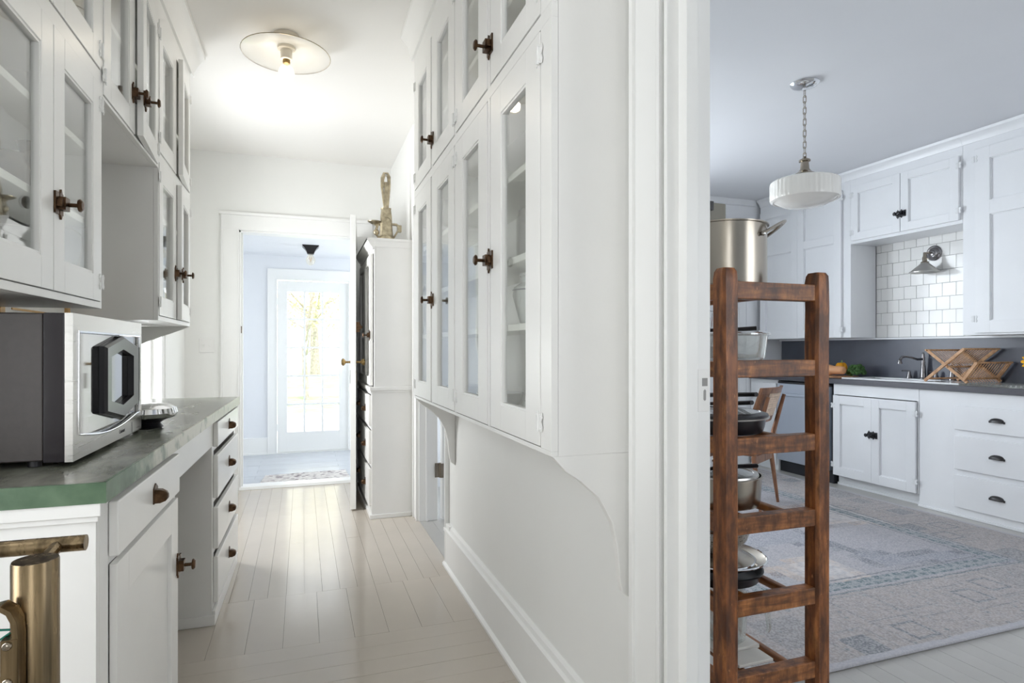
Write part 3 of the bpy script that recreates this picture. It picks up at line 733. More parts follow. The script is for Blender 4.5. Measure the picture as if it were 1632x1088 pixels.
U1 = glass_unit('wall_cabinet', 'tall glass door wall cabinet above the microwave, nearest on the left', YL0, YL1, ZB, HC, HX0, XL, 1, 'cab', [1.58, 1.80, ZM0+.022, 2.30, 2.70])
U2 = glass_unit('wall_cabinet', 'short glass door wall cabinet bridging the open niche on the left', YL1, YL2, 1.985, HC, HX0, XL, 1, 'cab', [2.30, 2.70])
U3 = glass_unit('wall_cabinet', 'tall glass door wall cabinet on the left, beyond the open niche', YL2, YL3, ZB, HC, HX0, XL, 1, 'cab', [1.58, 1.80, ZM0+.022, 2.30, 2.70])
def ldoor(t, y0, w, z0, z1, side, lz, ajar=0, latch=True):
    """side 'far'/'near': where the hinges are"""
    if side == 'far':
        U = Vector((math.sin(ajar), -math.cos(ajar), 0)); O = (XL-.018, y0+w, z0); N = Vector((math.cos(ajar), math.sin(ajar), 0))
    else:
        U = Vector((math.sin(ajar), math.cos(ajar), 0)); O = (XL-.018, y0, z0); N = Vector((math.cos(ajar), -math.sin(ajar), 0))
    m = frame(O, U, N)
    cab_door(t, m, w, z1-z0, 'cab', True, .072, .078, .021, latch=(w-.022, lz-z0, False) if latch else None, hinges=[(0, .06), (0, z1-z0-.06)])
W = .36
def face_frame(t, y0, y1, z0, rails):
    g = G(); ym = (y0+y1)/2
    g.box(XL-.018, XL, y0, y0+.014, z0, HC-.09); g.box(XL-.018, XL, y1-.014, y1, z0, HC-.09)
    for a, b in rails: g.box(XL-.018, XL, y0+.014, y1-.014, a, b)
    put('face_frame', g, 'cab', t, bev=.001)
for t, y0, y1 in ((U1, YL0, YL1), (U2, YL1, YL2), (U3, YL2, YL3)):
    ym = (y0+y1)/2; w = (y1-y0-.034)/2
    if t is not U2:
        face_frame(t, y0, y1, ZB, [(ZB, ZB+.02), (ZM0, ZM1), (ZT, HC-.09)])
        ldoor(t, y0+.015, w, ZB+.022, ZM0-.003, 'near', 1.57, 0, True if t is U3 else False)
        ldoor(t, ym+.002, w, ZB+.022, ZM0-.003, 'far', 1.57, .06 if t is U3 else .0)
        ldoor(t, y0+.015, w, ZM1+.003, ZT-.003, 'near', 2.16, 0, False)
        ldoor(t, ym+.002, w, ZM1+.003, ZT-.003, 'far', 2.16, .075 if t is U3 else 0, False)
    else:
        face_frame(t, y0, y1, 1.985, [(1.985, 1.995), (ZT, HC-.09)])
        ldoor(t, y0+.015, w, 1.998, ZT-.003, 'near', 2.14, 0)
        ldoor(t, ym+.002, w, 1.998, ZT-.003, 'far', 2.14, .07)
    # crown of each unit
    g = G(); y1c = y1+(.05 if t is U3 else 0)
    g.prism([(XL, HC-.13), (XL+.012, HC-.13), (XL+.016, HC-.10), (XL+.035, HC-.06), (XL+.055, HC-.035), (XL+.07, HC-.03), (XL+.07, HC-.002), (XL, HC-.002)], y0, y1c)
    put('crown', g, 'cab', t)
# curved end bracket below the farther unit
g = G(); cr = [(XL, ZB-.001), (-.63, 1.305), (-.68, 1.285), (-.74, 1.262), (-.80, 1.238), (-.86, 1.205), (-.895, 1.16), (HX0+.004, 1.10), (HX0+.004, ZB-.001)]
g.prism(cr, YL3-.022, YL3); put('end_bracket', g, 'cab', U3, bev=.002)
# niche lining
g = G(); g.box(HX0+.001, HX0+.008, YL1, YL2, ZB, 1.984); put('niche_back', g, 'cab', U2)

# contents seen through the left glass
def vase(name, label, c, prof, mat, cat='vase', group=None):
    g = G(); g.lathe(prof, c, 24); return solo(name, g, mat, label, cat, c, group)
vase('woven_vase', 'tall narrow brown woven vase on a shelf of the near left glass cabinet', (-.74, 2.07, 1.5905), [(.03, 0), (.05, .02), (.055, .07), (.04, .13), (.02, .17), (.028, .20)], 'basket')
vase('woven_vase', 'squat brown woven vase on a shelf of the near left glass cabinet', (-.73, 1.93, 1.5905), [(.03, 0), (.05, .03), (.05, .08), (.03, .11), (.03, .13)], 'basket')
g = G(); c = (-.73, 1.62, 1.8105); g.lathe([(.035, 0), (.045, .01), (.05, .10), (.045, .18), (.042, .18), (.046, .10), (.041, .014), (0, .012)], c, 24)
solo('glass_pitcher', g, 'clear', 'clear glass pitcher on the upper shelf behind the nearest left door', 'pitcher', c)
g = G(); c = (-.75, 1.62, 1.3445); g.lathe([(.06, 0), (.10, .05), (.11, .08), (.105, .08), (.095, .05), (0, .01)], c, 28)
solo('white_bowl', g, 'porcelain', 'white bowl at the bottom behind the left glass doors above the microwave', 'bowl', c)
g = G(); c = (-.74, 2.0, 1.3445); g.lathe([(.04, 0), (.05, .03), (.05, .14), (.035, .17), (.035, .19)], c, 24)
solo('ceramic_jar', g, 'vaseglaze', 'pale ceramic jar behind the second left glass door', 'jar', c)

# ---- right wall cabinet
XR = .553; YR0, YR1 = 1.294, 3.12; RB = .946; RM0, RM1, RT = 1.985, 2.020, 2.62
R = glass_unit('wall_cabinet', 'long white glass door wall cabinet on curved brackets, right side of the hall', YR0, YR1, RB, HC, HX1, XR, -1, 'cab', [1.262, 1.455, 1.70, RM0+.018, 2.22, 2.44, 2.72])
g = G()
for i in range(5):
    y = YR0+.066 + i*.4325
    if i == 0: a, b = YR0, y
    elif i == 4: a, b = y, YR1
    else: a, b = y-.012, y+.012
    g.box(XR, XR+.018, a, b, RB+.012, RM0); g.box(XR, XR+.018, a, b, RM1, RT)
g.box(XR, XR+.018, YR0, YR1, RM0, RM1); g.box(XR, XR+.018, YR0, YR1, RT, HC-.10); g.box(XR, XR+.018, YR0, YR1, RB, RB+.012)
put('face_frame', g, 'cab', R, bev=.001)
for i in range(4):
    y = YR0+.066+i*.4325; near_hinge = (i % 2 == 0)
    for z0, z1, lz in ((RB+.015, RM0-.004, 1.475 if i < 2 else 1.42), (RM1+.004, RT-.003, 2.14)):
        w = .405; m = frame((XR+.0175, (y+.0135 if i else y+.0015) if near_hinge else (y+.419 if i < 3 else y+.431), z0), (0, 1 if near_hinge else -1, 0), (-1, 0, 0))
        cab_door(R, m, w, z1-z0, 'cab', True, .098, .075, .020, latch=(w-.001, lz-z0, True) if near_hinge else None, hinges=[(.0, .06), (.0, z1-z0-.06)], toprail=.085)
g = G(); g.prism([(XR, HC-.14), (XR-.012, HC-.14), (XR-.018, HC-.11), (XR-.03, HC-.07), (XR-.055, HC-.04), (XR-.065, HC-.03), (XR-.065, HC-.002), (XR, HC-.002)], YR0, YR1+.03)
put('crown', g, 'cab', R)
br = [(XR+.002, RB), (.560, .942), (.590, .909), (.630, .882), (.679, .838), (.715, .774), (.729, .716), (.737, .626), (.744, .60), (HX1-.001, .58), (HX1-.001, RB)]
for y in (YR0, YR1-.022):
    g = G(); g.prism(br, y, y+.022); put('bracket', g, 'cab', R, bev=.002)
# jars and vases inside
def jar(name, label, c, r, h, group=None):
    t = thing(name, label, 'jar', c, 0, group)
    g = G(); g.lathe([(r*.9, 0), (r, .006), (r, h*.8), (r*.82, h*.9), (r*.82, h), (r*.76, h), (r*.76, h*.9), (r*.93, h*.78), (r*.93, .01), (0, .008)], c, 24); put('body', g, 'clear', t)
    g = G(); g.lathe([(r*.86, h-.03), (r*.9, h-.028), (r*.9, h-.006), (r*.84, h), (0, h)], c, 24); put('lid', g, 'lid', t)
jar('storage_jar', 'clear glass jar with ribbed grey lid in the nearest right cabinet door', (.67, 1.70, 1.4655), .055, .16)
jar('storage_jar', 'clear glass jar behind the second right glass door', (.67, 2.10, 1.4655), .045, .14)
c = (.665, 1.70, 1.2725)
t = thing('ginger_jar', 'white lidded ginger jar with blue sprigs in the nearest right cabinet', 'jar', c)
g = G(); g.lathe([(.032, 0), (.040, .01), (.062, .09), (.058, .115), (.036, .13), (.036, .150)], c, 28); put('body', g, 'vaseglaze', t)
g = G(); g.lathe([(.037, .148), (.040, .150), (.040, .158), (0, .160)], c, 24); put('lid', g, 'vaseglaze', t)
g = G(); g.lathe([(.0625, .104), (.063, .106), (.0625, .108)], c, 28, cap=False); put('band', g, 'splash', t)
g = G(); c = (.665, 1.66, .965); g.lathe([(.03, 0), (.05, .02), (.055, .05), (.04, .08), (0, .088)], c, 24)
solo('round_pot', g, 'vaseglaze', 'small grey domed pot at the bottom of the nearest right cabinet', 'pot', c)
for y, gl in ((2.02, 'behind the second right glass door, bottom shelf'), (2.48, 'behind the third right glass door, bottom shelf')):
    g = G(); c = (.665, y, .965); g.lathe([(.04, 0), (.075, .05), (.085, .08), (.08, .08), (.07, .05), (0, .01)], c, 28)
    solo('white_bowl', g, 'porcelain', 'white bowl '+gl, 'bowl', c)

# ---- hutch beyond the doorway
hu = thing('hutch', 'white two part hutch with drawers and crown beyond the doorway', 'hutch', (.61, 4.79, 0))
HA, HB = 4.30, 5.24
g = G(); g.box(.462, HX1-.002, HA, HA+.02, 0, .905); g.box(.462, HX1-.002, HB-.02, HB, 0, .905); g.box(.482, HX1-.002, HA+.02, HB-.02, .04, .06); g.box(.462, .48, HA+.02, HB-.02, .0, .08)
g.box(.462, .48, (HA+HB)/2-.012, (HA+HB)/2+.012, .08, .905); g.box(.462, .48, HA+.02, HA+.04, .08, .905); g.box(.462, .48, HB-.04, HB-.02, .08, .905)
for z in (.355, .625, .875): g.box(.462, .48, HA+.02, HB-.02, z, z+.03)
put('lower_carcass', g, 'cab', hu, bev=.001)
g = G(); g.box(.446, HX1-.002, HA-.016, HB+.016, .905, .93); g.box(.452, HX1-.002, HA-.01, HB+.01, .890, .905); put('ledge', g, 'cab', hu, bev=.003)
g = G(); g.box(.448, .462, HA-.01, HB+.01, 0, .03); g.box(.448, HX1-.03, HA-.012, HA, 0, .03); put('foot_moulding', g, 'cab', hu, bev=.003)
for k, (a, b) in enumerate(((HA+.035, (HA+HB)/2-.008), ((HA+HB)/2+.008, HB-.035))):
    for z0, z1 in ((.085, .350), (.385, .620), (.655, .870)):
        g = G(); g.box(.442, .462, a, b, z0, z1); d = put('drawer', g, 'cab', hu, bev=.004)
        put('bin_pull', MBIN, None, d, frame((.442, (a+b)/2, (z0+z1)/2), (0, 1, 0), (-1, 0, 0)))
HT = 1.985
g = G(); g.box(.492, HX1-.002, HA+.002, HA+.022, .93, HT-.03); g.box(.492, HX1-.002, HB-.022, HB-.002, .93, HT-.03); g.box(.492, HX1-.002, HA+.022, HB-.022, HT-.05, HT-.03); g.box(.758, HX1-.002, HA+.022, HB-.022, .93, HT-.05)
g.box(.48, .492, HA+.002, HA+.035, .93, HT-.03); g.box(.48, .492, HA+.035, HB-.002, HT-.10, HT-.03)
put('upper_carcass', g, 'cab', hu, bev=.001)
for z in (1.25, 1.58): put('shelf', G().box(.50, .757, HA+.024, HB-.024, z, z+.018), 'cab', hu)
g = G()
pr = [(0, 0), (.012, 0), (.016, .02), (.03, .035), (.042, .06), (.05, .065), (.05, .08), (0, .08)]
g.prism([(.48-a, HT-.10+b+.02) for a, b in pr], HA-.0, HB)
g.box(.43, HX1-.002, HA-.012, HB, HT-.018, HT); g.box(.48, HX1-.002, HA-.006, HA+.002, HT-.06, HT-.018)
put('crown', g, 'cab', hu)
aj = .008
m = frame((.478, HA+.47, .94), Vector((-math.sin(aj), -math.cos(aj), 0)), Vector((-math.cos(aj), math.sin(aj), 0)))
cab_door(hu, m, .43, HT-.10-.945, 'cab', False, .055, .06, .020, latch=(.43-.02, .36, False))
m = frame((.478, HA+.475, .94), (0, 1, 0), (-1, 0, 0))
cab_door(hu, m, .43, HT-.10-.945, 'cab', False, .055, .06, .020)

# antique press on hutch
c0 = Vector((.585, 4.48, HT+.001))
jp = thing('juice_press', 'antique cast metal lever juice press standing on the hutch', 'juicer', tuple(c0))
g = G(); g.lathe([(.075, 0), (.082, .008), (.078, .016), (.060, .024), (.055, .04), (.045, .05)], c0, 28, Matrix.Identity(4)); put('base', g, 'antique', jp)
g = G()
rings = []
for z, w, d in ((.045, .050, .035), (.08, .046, .034), (.15, .042, .032), (.20, .040, .030), (.24, .034, .027), (.255, .036, .029)):
    rings.append([c0+Vector((x*w, y*d, z)) for x, y in ((-1, -.6), (-.7, -1), (.7, -1), (1, -.6), (1, .6), (.7, 1), (-.7, 1), (-1, .6))])
g.loft(rings); g.tube([c0+Vector((.034*math.cos(a), -.034, .15+.035*math.sin(a))) for a in [PI*i/10 for i in range(11)]], .004, 6)
put('body', g, 'antique', jp)
g = G(); P = [(-.008, 0, .25), (-.018, 0, .32), (-.030, 0, .42), (-.030, 0, .48), (-.014, 0, .515), (.012, 0, .515), (.024, 0, .49), (.024, 0, .42), (.016, 0, .33), (.010, 0, .25)]
g.tube([c0+Vector(p) for p in P], .010, 10); g.tube([c0+Vector((x*.7, .0, z*.96+.005)) for x, y, z in P[2:8]], .008, 8)
g.box(-.014, .020, -.009, .009, .25, .45, Matrix.Translation(c0)); put('lever', g, 'antique', jp)
g = G(); g.lathe([(.02, .135), (.048, .150), (.050, .155), (.022, .142)], c0+Vector((-.085, 0, 0)), 20); g.tube([c0+Vector((-.03, 0, .13)), c0+Vector((-.06, 0, .135)), c0+Vector((-.085, 0, .13))], .009, 8)
g.ball(c0+Vector((-.072, 0, .075)), .022, 10); g.tube([c0+Vector((-.072, 0, .09)), c0+Vector((-.062, 0, .13))], .010, 8); g.tube([c0+Vector((-.072, 0, .06)), c0+Vector((-.04, 0, .02))], .008, 8); put('cup', g, 'antique', jp)
g = G(); g.tube([c0+Vector((.03, 0, .14)), c0+Vector((.075, 0, .14)), c0+Vector((.098, 0, .125))], .010, 8); g.box(.082, .112, -.018, .018, .085, .135, Matrix.Translation(c0)); g.tube([c0+Vector((.09, 0, .10)), c0+Vector((.05, 0, .03))], .007, 8); put('crank', g, 'antique', jp)

# ---- small hall things
sw = thing('light_switch', 'white double toggle switch plate left of the far doorway', 'switch', (-.755, FY, 1.23))
put('plate', G().box(-.812, -.698, FY-.006, FY, 1.172, 1.288), 'switch', sw, bev=.002)
for x in (-.778, -.732): put('toggle', G().box(x-.005, x+.005, FY-.018, FY-.006, 1.224, 1.240), 'switch', sw, bev=.001)
lc = Vector((-.08, 3.38, HC))
hl = thing('ceiling_light', 'flush ceiling light with wide clear glass dish in the hall', 'ceiling light', tuple(lc))
g = G(); g.lathe([(.068, -.0), (.068, -.035), (.064, -.04), (.048, -.045), (.045, -.075), (.030, -.078), (.028, -.125), (.020, -.128)], lc, 30); put('base', g, 'ceramic', hl)
g = G(); g.lathe([(.04, -.058), (.08, -.06), (.13, -.072), (.18, -.088), (.222, -.098), (.224, -.102), (.18, -.093), (.13, -.077), (.08, -.065), (.04, -.062)], lc, 48, close=True); put('glass_dish', g, 'opal', hl)
g = G(); g.tube([lc+Vector((.223*math.cos(a), .223*math.sin(a), -.1)) for a in [2*PI*i/48 for i in range(48)]], .0022, 6, closed=True); put('dish_rim', g, 'antique', hl)
g = G(); g.lathe([(.019, -.128), (.019, -.145), (.016, -.148)], lc, 20); put('socket', g, 'brass', hl)
g = G(); g.lathe([(.014, -.145), (.018, -.155), (.036, -.175), (.042, -.20), (.036, -.225), (.02, -.24), (0, -.243)], lc, 24); put('bulb', g, 'bulb', hl)
pt = bpy.data.lights.new('hall_bulb_glow', 'POINT'); pt.energy = 1.1; pt.color = (1, .90, .76); pt.shadow_soft_size = .035
po = bpy.data.objects.new('hall_bulb_glow', pt); C.objects.link(po); po.location = lc+Vector((0, 0, -.20))
lp = Vector((.08, 6.54, PC))
pl = thing('porch_light', 'bare bulb in a dark square bronze base on the porch ceiling', 'ceiling light', tuple(lp))
g = G(); sq = lambda w, z: [lp+Vector((x*w, y*w, z)) for x, y in ((-1, -1), (1, -1), (1, 1), (-1, 1))]
g.loft([sq(.082, 0), sq(.080, -.008), sq(.055, -.035), sq(.040, -.06), sq(.032, -.085)]); put('base', g, 'black', pl)
g = G(); g.lathe([(.02, -.085), (.028, -.10), (.046, -.13), (.048, -.155), (.036, -.185), (.012, -.20), (0, -.20)], lp, 22); put('bulb', g, 'bulb', pl)
g = G(); g.tube([lp+Vector((.012*math.cos(k*1.6), .012*math.sin(k*1.6), -.11-.045*(k % 2)-.002*k)) for k in range(9)], .0018, 5); put('filament', g, 'filament', pl)
def mat_rug():
    m, nt, b = new_mat('speckled_rag_rug')
    n = nd(nt, 'ShaderNodeTexVoronoi', {'Vector': coords(nt, (1, 2, 1)), 'Scale': 30})
    nt.links.new(ramp(nt, n.outputs['Color'], [(.2, srgb(120, 108, 112)), (.3, srgb(196, 190, 188)), (.9, srgb(226, 222, 216))]), b.inputs['Base Color']); b.inputs['Roughness'].default_value = .9
    return m
M['ragrug'] = mat_rug()
g = G(); quadslab(g, [(-.36, 5.72), (.42, 5.72), (.40, 6.10), (-.33, 6.06)], .001, .012)
solo('doormat', g, 'ragrug', 'thin speckled rag mat on the porch floor past the doorway', 'mat', (0, 5.9, .001), bev=.003)

# ---- brass cart at lower left
bc = thing('brass_cart', 'weathered brass tube cart corner with screwed curl at lower left', 'cart', (-.338, .967, 0))
g = G(); pc_ = Vector((-.338, .967, 0)); g.lathe([(.0265, .01), (.0265, .915), (.0255, .918), (0, .918)], pc_, 32); put('post', g, 'brassold', bc)
g = G(); g.cyl((-.95, 1.045, .918), (-.303, 1.045, .913), .0115, n=18); put('rail', g, 'brassold', bc)
g = G(); g.cyl((-.338, .990, .905), (-.338, 1.038, .912), .009, n=10); put('rail_bracket', g, 'brassold', bc)
path = [(-.341, .25), (-.341, .55), (-.341, .835), (-.3425, .855), (-.348, .868), (-.357, .875), (-.368, .873), (-.379, .864), (-.386, .85), (-.388, .83), (-.384, .81)]
g = G(); rings = []
for i, (x, z) in enumerate(path):
    a = path[max(i-1, 0)]; b = path[min(i+1, len(path)-1)]; t = Vector((b[0]-a[0], 0, b[1]-a[1])).normalized(); nn = Vector((-t.z, 0, t.x))
    p = Vector((x, .926, z)); rings.append([p+nn*.003+Vector((0, -.012, 0)), p+nn*.003+Vector((0, .012, 0)), p-nn*.003+Vector((0, .012, 0)), p-nn*.003+Vector((0, -.012, 0))])
g.loft(rings); g.box(-.356, -.3385, .9135, .938, .25, .835)
sc1 = put('curl_bracket', g, 'brassold', bc)
for z in (.828, .782, .60): g = G(); g.ball((-.349, .9125, z), .0055, 8, (1, .6, 1)); put('screw', g, 'nickel', sc1)
g = G(); g.tube([(-.352, .93, .838), (-.375, .93, .822), (-.44, .93, .79)], .0014, 6); put('thread', g, 'teal', bc)
g = G(); g.tube([(-.352, .93, .842), (-.38, .93, .845), (-.45, .93, .838)], .0014, 6); put('thread', g, 'teal', bc)
g = G(); g.cyl((-.9, .96, .765), (-.365, .96, .765), .005, n=10); put('lower_rail', g, 'bronze', bc)
g = G(); g.lathe([(.0265, .01), (.0265, .915), (0, .918)], (-.93, .967, 0), 20); put('post', g, 'brassold', bc)

# ================================================================ KITCHEN: sink wall
KF = 4.45; KY0 = 2.30
def kdrawers():
    t = thing('drawer_cabinet', 'white three drawer base cabinet right of the sink cabinet', 'cabinet', (4.66, 2.75, 0))
    g = G(); g.box(KF+.001, KX1-.002, KY0, 3.268, 0, .893)
    put('carcass', g, 'cabk', t, bev=.002)
    g = G(); g.box(KF-.014, KF+.001, KY0, 3.268, 0, .018); put('shoe_moulding', g, 'cabk', t, bev=.003)
    for z0, z1, nm in ((.622, .795, 0), (.338, .580, 0), (.065, .300, 0)):
        g = G(); g.box(KF-.019, KF+.001, 2.44, 2.998, z0, z1); d = put('drawer', g, 'cabk', t, bev=.005)
        put('cup_pull', MCUP, None, d, frame((KF-.019, 2.715, (z0+z1)/2), (0, -1, 0), (-1, 0, 0)))
    return t
kdrawers()
t = thing('sink_cabinet', 'white two door base cabinet under the kitchen sink', 'cabinet', (4.66, 3.66, 0))
g = G(); g.box(KF, KF+.02, 3.270, 4.045, .80, .893); g.box(KF, KF+.02, 3.270, 3.282, .09, .80); g.box(KF, KF+.02, 4.035, 4.045, .09, .80); g.box(KF+.02, KX1-.002, 3.270, 3.288, .09, .893); g.box(KF+.02, KX1-.002, 4.027, 4.045, .09, .893); g.box(KF+.02, KX1-.002, 3.288, 4.027, .09, .11)
put('carcass', g, 'cabk', t, bev=.001)
put('toe_kick', G().box(KF+.06, KF+.075, 3.270, 4.045, 0, .09).box(KF+.045, KF+.06, 3.270, 4.045, 0, .02), 'cabk', t)
m = frame((KF-.001, 4.033, .094), (0, -1, 0), (-1, 0, 0)); cab_door(t, m, .374, .70, 'cabk', False, .07, .075, .022, latch=(.374-.004, .396, False), hinges=[(.0, .09), (.0, .61)], black=True)
m = frame((KF-.001, 3.284, .094), (0, 1, 0), (-1, 0, 0)); cab_door(t, m, .374, .70, 'cabk', False, .07, .075, .022, latch=(.374-.034, .396, True), hinges=[(.0, .09), (.0, .61)], black=True)
dw = thing('dishwasher', 'stainless dishwasher with black toe kick, left of the sink cabinet', 'dishwasher', (4.66, 4.38, 0))
put('tub', G().box(KF+.02, KX1-.01, 4.062, 4.690, .0, .885), 'dark', dw)
put('door', G().box(KF-.030, KF+.02, 4.075, 4.680, .115, .865), 'dwsteel', dw, bev=.004)
put('control_strip', G().box(KF-.022, KF+.018, 4.075, 4.680, .866, .884), 'black', dw)
g = G(); g.box(KF-.052, KF-.028, 4.12, 4.64, .745, .775); put('handle', g, 'dwsteel', dw, bev=.006)
t = thing('corner_cabinet', 'white base cabinet in the far corner left of the dishwasher', 'cabinet', (4.66, 4.89, 0))
g = G(); g.box(KF, KX1-.002, 4.695, 5.078, 0, .893); put('carcass', g, 'cabk', t, bev=.001)
g = G(); g.box(KF-.018, KF, 4.71, 5.06, .70, .86); put('drawer', g, 'cabk', t, bev=.004)
m = frame((KF, 5.06, .05), (0, -1, 0), (-1, 0, 0)); cab_door(t, m, .35, .62, 'cabk', False, .07, .08, .018)
# kitchen counter
kc = thing('countertop', 'dark slate coloured countertop along the kitchen sink wall', 'countertop', (4.64, 3.7, .895))
put('slab', G().box(4.42, KX1-.002, KY0, 5.078, .895, .938), 'slate', kc, bev=.002)
g = struct('trim_11', G().box(KX1-.016, KX1, KY0, 5.078, .939, 1.285), 'splash')
g = struct('trim_12', G().box(KX1-.045, KX1-.017, KY0, 5.078, 1.284, 1.299), 'cabk')
# sink
sk = thing('kitchen_sink', 'white enamel sink rim with ribbed drainboard set on the dark counter', 'sink', (4.64, 3.4, .938))
g = G()
for a in ((4.455, 4.50, 2.98, 3.97), (4.80, 4.835, 2.98, 3.97), (4.50, 4.80, 3.93, 3.97), (4.50, 4.80, 2.98, 3.30)): g.box(*a, .939, .953)
put('rim', g, 'porcelain', sk, bev=.004)
put('bowl', G().box(4.50, 4.80, 3.30, 3.93, .939, .942), 'porcelain', sk)
g = G()
for i in range(14): y = 2.58+i*.03; g.box(4.455, 4.80, y, y+.012, .9445, .957)
g.box(4.455, 4.80, 2.56, 2.99, .939, .9445); put('drainboard', g, 'clear', sk)
def faucet():
    t = thing('kitchen_faucet', 'pewter gooseneck faucet with turned body behind the sink', 'faucet', (4.815, 3.50, .954))
    c = Vector((4.812, 3.50, .954))
    g = G(); g.lathe([(.030, 0), (.030, .006), (.022, .012), (.020, .05), (.017, .10), (.013, .125), (.015, .135), (.012, .15), (.013, .175), (.009, .19), (.011, .20), (.006, .215), (0, .222)], c, 24); put('body', g, 'pewter', t)
    g = G(); g.tube([c+Vector(p) for p in ((0, 0, .165), (-.05, .01, .16), (-.10, .025, .175), (-.14, .04, .185), (-.175, .05, .18), (-.19, .055, .155))], [.009, .009, .009, .009, .010, .012], 12); g.lathe([(.012, .155), (.018, .13), (.018, .125), (0, .125)], c+Vector((-.192, .055, 0)), 16); put('spout', g, 'pewter', t)
    for y, nm in ((3.62, 'handle'), (3.395, 'handle')):
        cc = Vector((4.812, y, .954)); g = G(); g.lathe([(.022, 0), (.020, .01), (.012, .04), (.012, .055), (.008, .062)], cc, 18); g.tube([cc+Vector((.0, -.012, .062)), cc+Vector((-.02, .02, .064)), cc+Vector((-.045, .03, .062))], .005, 8); put('handle', g, 'pewter', t)
    cc = Vector((4.812, 3.27, .954)); t2 = thing('side_sprayer', 'pewter side sprayer standing behind the wooden dish rack', 'sprayer', tuple(cc))
    g = G(); g.lathe([(.024, 0), (.022, .01), (.016, .06), (.013, .11)], cc, 18); put('base', g, 'pewter', t2)
    g = G(); g.lathe([(.012, .11), (.015, .125), (.013, .14), (0, .145)], cc, 16); put('head', g, 'pewter', t2)
M['pewter'] = metal('pewter', srgb(150, 148, 150), .22, .3, 14)
faucet()
# folding dish rack
dr = thing('dish_rack', 'folding beech slat dish rack standing on the drainboard', 'dish rack', (4.64, 3.05, .958))
A0, A1_ = (3.225, 1.192), (2.935, .960); B0, B1_ = (2.95, 1.200), (3.235, .960); C0, C1_ = (2.865, 1.103), (2.955, .975)
lerp = lambda p, q, t: (p[0]+(q[0]-p[0])*t, p[1]+(q[1]-p[1])*t)
def bar(g, x0, x1, p, q, w):
    d = Vector((0, q[0]-p[0], q[1]-p[1])); n = Vector((0, -d.z, d.y)).normalized()*w/2
    P = [Vector((0, *p)), Vector((0, *q))]
    g.loft([[Vector((x, 0, 0))+v for v in (P[0]-n, P[0]+n, P[1]+n, P[1]-n)] for x in (x0, x1)])
for x in (4.47, 4.825):
    for p, q, o in ((A0, A1_, 0), (B0, B1_, -.013), (C0, C1_, -.013)):
        g = G(); bar(g, x+o, x+.012+o, p, q, .022); put('frame_bar', g, 'bamboo', dr, bev=.002)
for p in (A0, B0, C0, lerp(A0, A1_, .53), lerp(B0, B1_, .93), lerp(C0, C1_, .9)):
    g = G(); g.cyl((4.458, *p), (4.842, *p), .007, n=8); put('rail', g, 'bamboo', dr)
for k in range(12):
    x = 4.498+k*.0285
    for p, q in ((A0, lerp(A0, A1_, .5)), (lerp(A0, A1_, .56), A1_), (B0, lerp(B0, B1_, .46)), (C0, C1_)):
        g = G(); g.cyl((x, *p), (x, *q), .0027, n=6); put('slat', g, 'bamboo', dr)
# tiles
bk = struct('trim_13', G().box(KX1-.006, KX1, 2.75, 3.966, 1.30, 2.165), 'grout')
tcache = {}
TS = .1075
for r in range(9):
    z0 = 1.302+r*TS; z1 = min(z0+TS, 2.16)
    if z1-z0 < .01: continue
    y = 3.962; first = True
    off = TS*.45 if r % 2 else TS
    while y > 3.0:
        e = y-(off if first else TS); first = False; e = max(e, 2.99)
        if y-e < .012: break
        key = (round(y-e, 3), round(z1-z0, 3))
        if key not in tcache:
            g = G(); g.box(0, .007, .0014, key[0]-.0014, .0014, key[1]-.0014); tcache[key] = g.mesh('tile'); tcache[key].materials.append(M['tile'])
        o = put('tile', tcache[key], None, bk, Matrix.Translation((KX1-.013, e, z0)) @ Matrix.Rotation(random.uniform(-.006, .006), 4, 'Z') @ Matrix.Rotation(random.uniform(-.006, .006), 4, 'Y'))
        y = e
# upper cabinets
KU = 4.555
def kupper(label, y0, y1, z0, z1):
    t = thing('wall_cabinet', label, 'cabinet', (4.71, (y0+y1)/2, z0))
    put('carcass', G().box(KU, KX1-.018, y0, y1, z0, z1), 'cabk', t, bev=.001)
    g = G(); g.prism([(KU, z1-.075), (KU-.008, z1-.075), (KU-.012, z1-.06), (KU-.03, z1-.03), (KU-.045, z1-.02), (KU-.05, z1-.001), (KU, z1-.001)], y0, y1); put('crown', g, 'cabk', t)
    return t
K1 = kupper('tall white panelled wall cabinet in the far kitchen corner', 3.963, 5.058, 1.30, KC-.001)
for y, hs in ((4.552, None), (4.045, 'n')):
    m = frame((KU, y+(.49 if hs is None else 0.0), 1.305), (0, -1 if hs is None else 1, 0), (-1, 0, 0))
    cab_door(K1, m, .498, 1.31, 'cabk', False, .078, .075, .022, splits=[(.85, .925)], hinges=[(0, .07), (0, 1.24)], black=True)
K2 = kupper('short two door wall cabinet above the tiled sink niche', 3.018, 3.962, 2.12, KC-.001)
m = frame((KU, 3.94, 2.145), (0, -1, 0), (-1, 0, 0)); cab_door(K2, m, .45, .47, 'cabk', False, .065, .065, .022, latch=(.448, .14, False), hinges=[(0, .07), (0, .40)], black=True)
m = frame((KU, 3.035, 2.145), (0, 1, 0), (-1, 0, 0)); cab_door(K2, m, .45, .47, 'cabk', False, .065, .065, .022, latch=(.425, .14, True), hinges=[(0, .07), (0, .40)], black=True)
K3 = kupper('tall white panelled wall cabinet right of the tiled niche', 2.30, 3.017, 1.30, KC-.001)
m = frame((KU, 2.925, 1.315), (0, -1, 0), (-1, 0, 0)); cab_door(K3, m, .56, 1.31, 'cabk', False, .10, .085, .022, splits=[(.83, .93)], hinges=[(0, .10), (0, 1.24)], black=True)
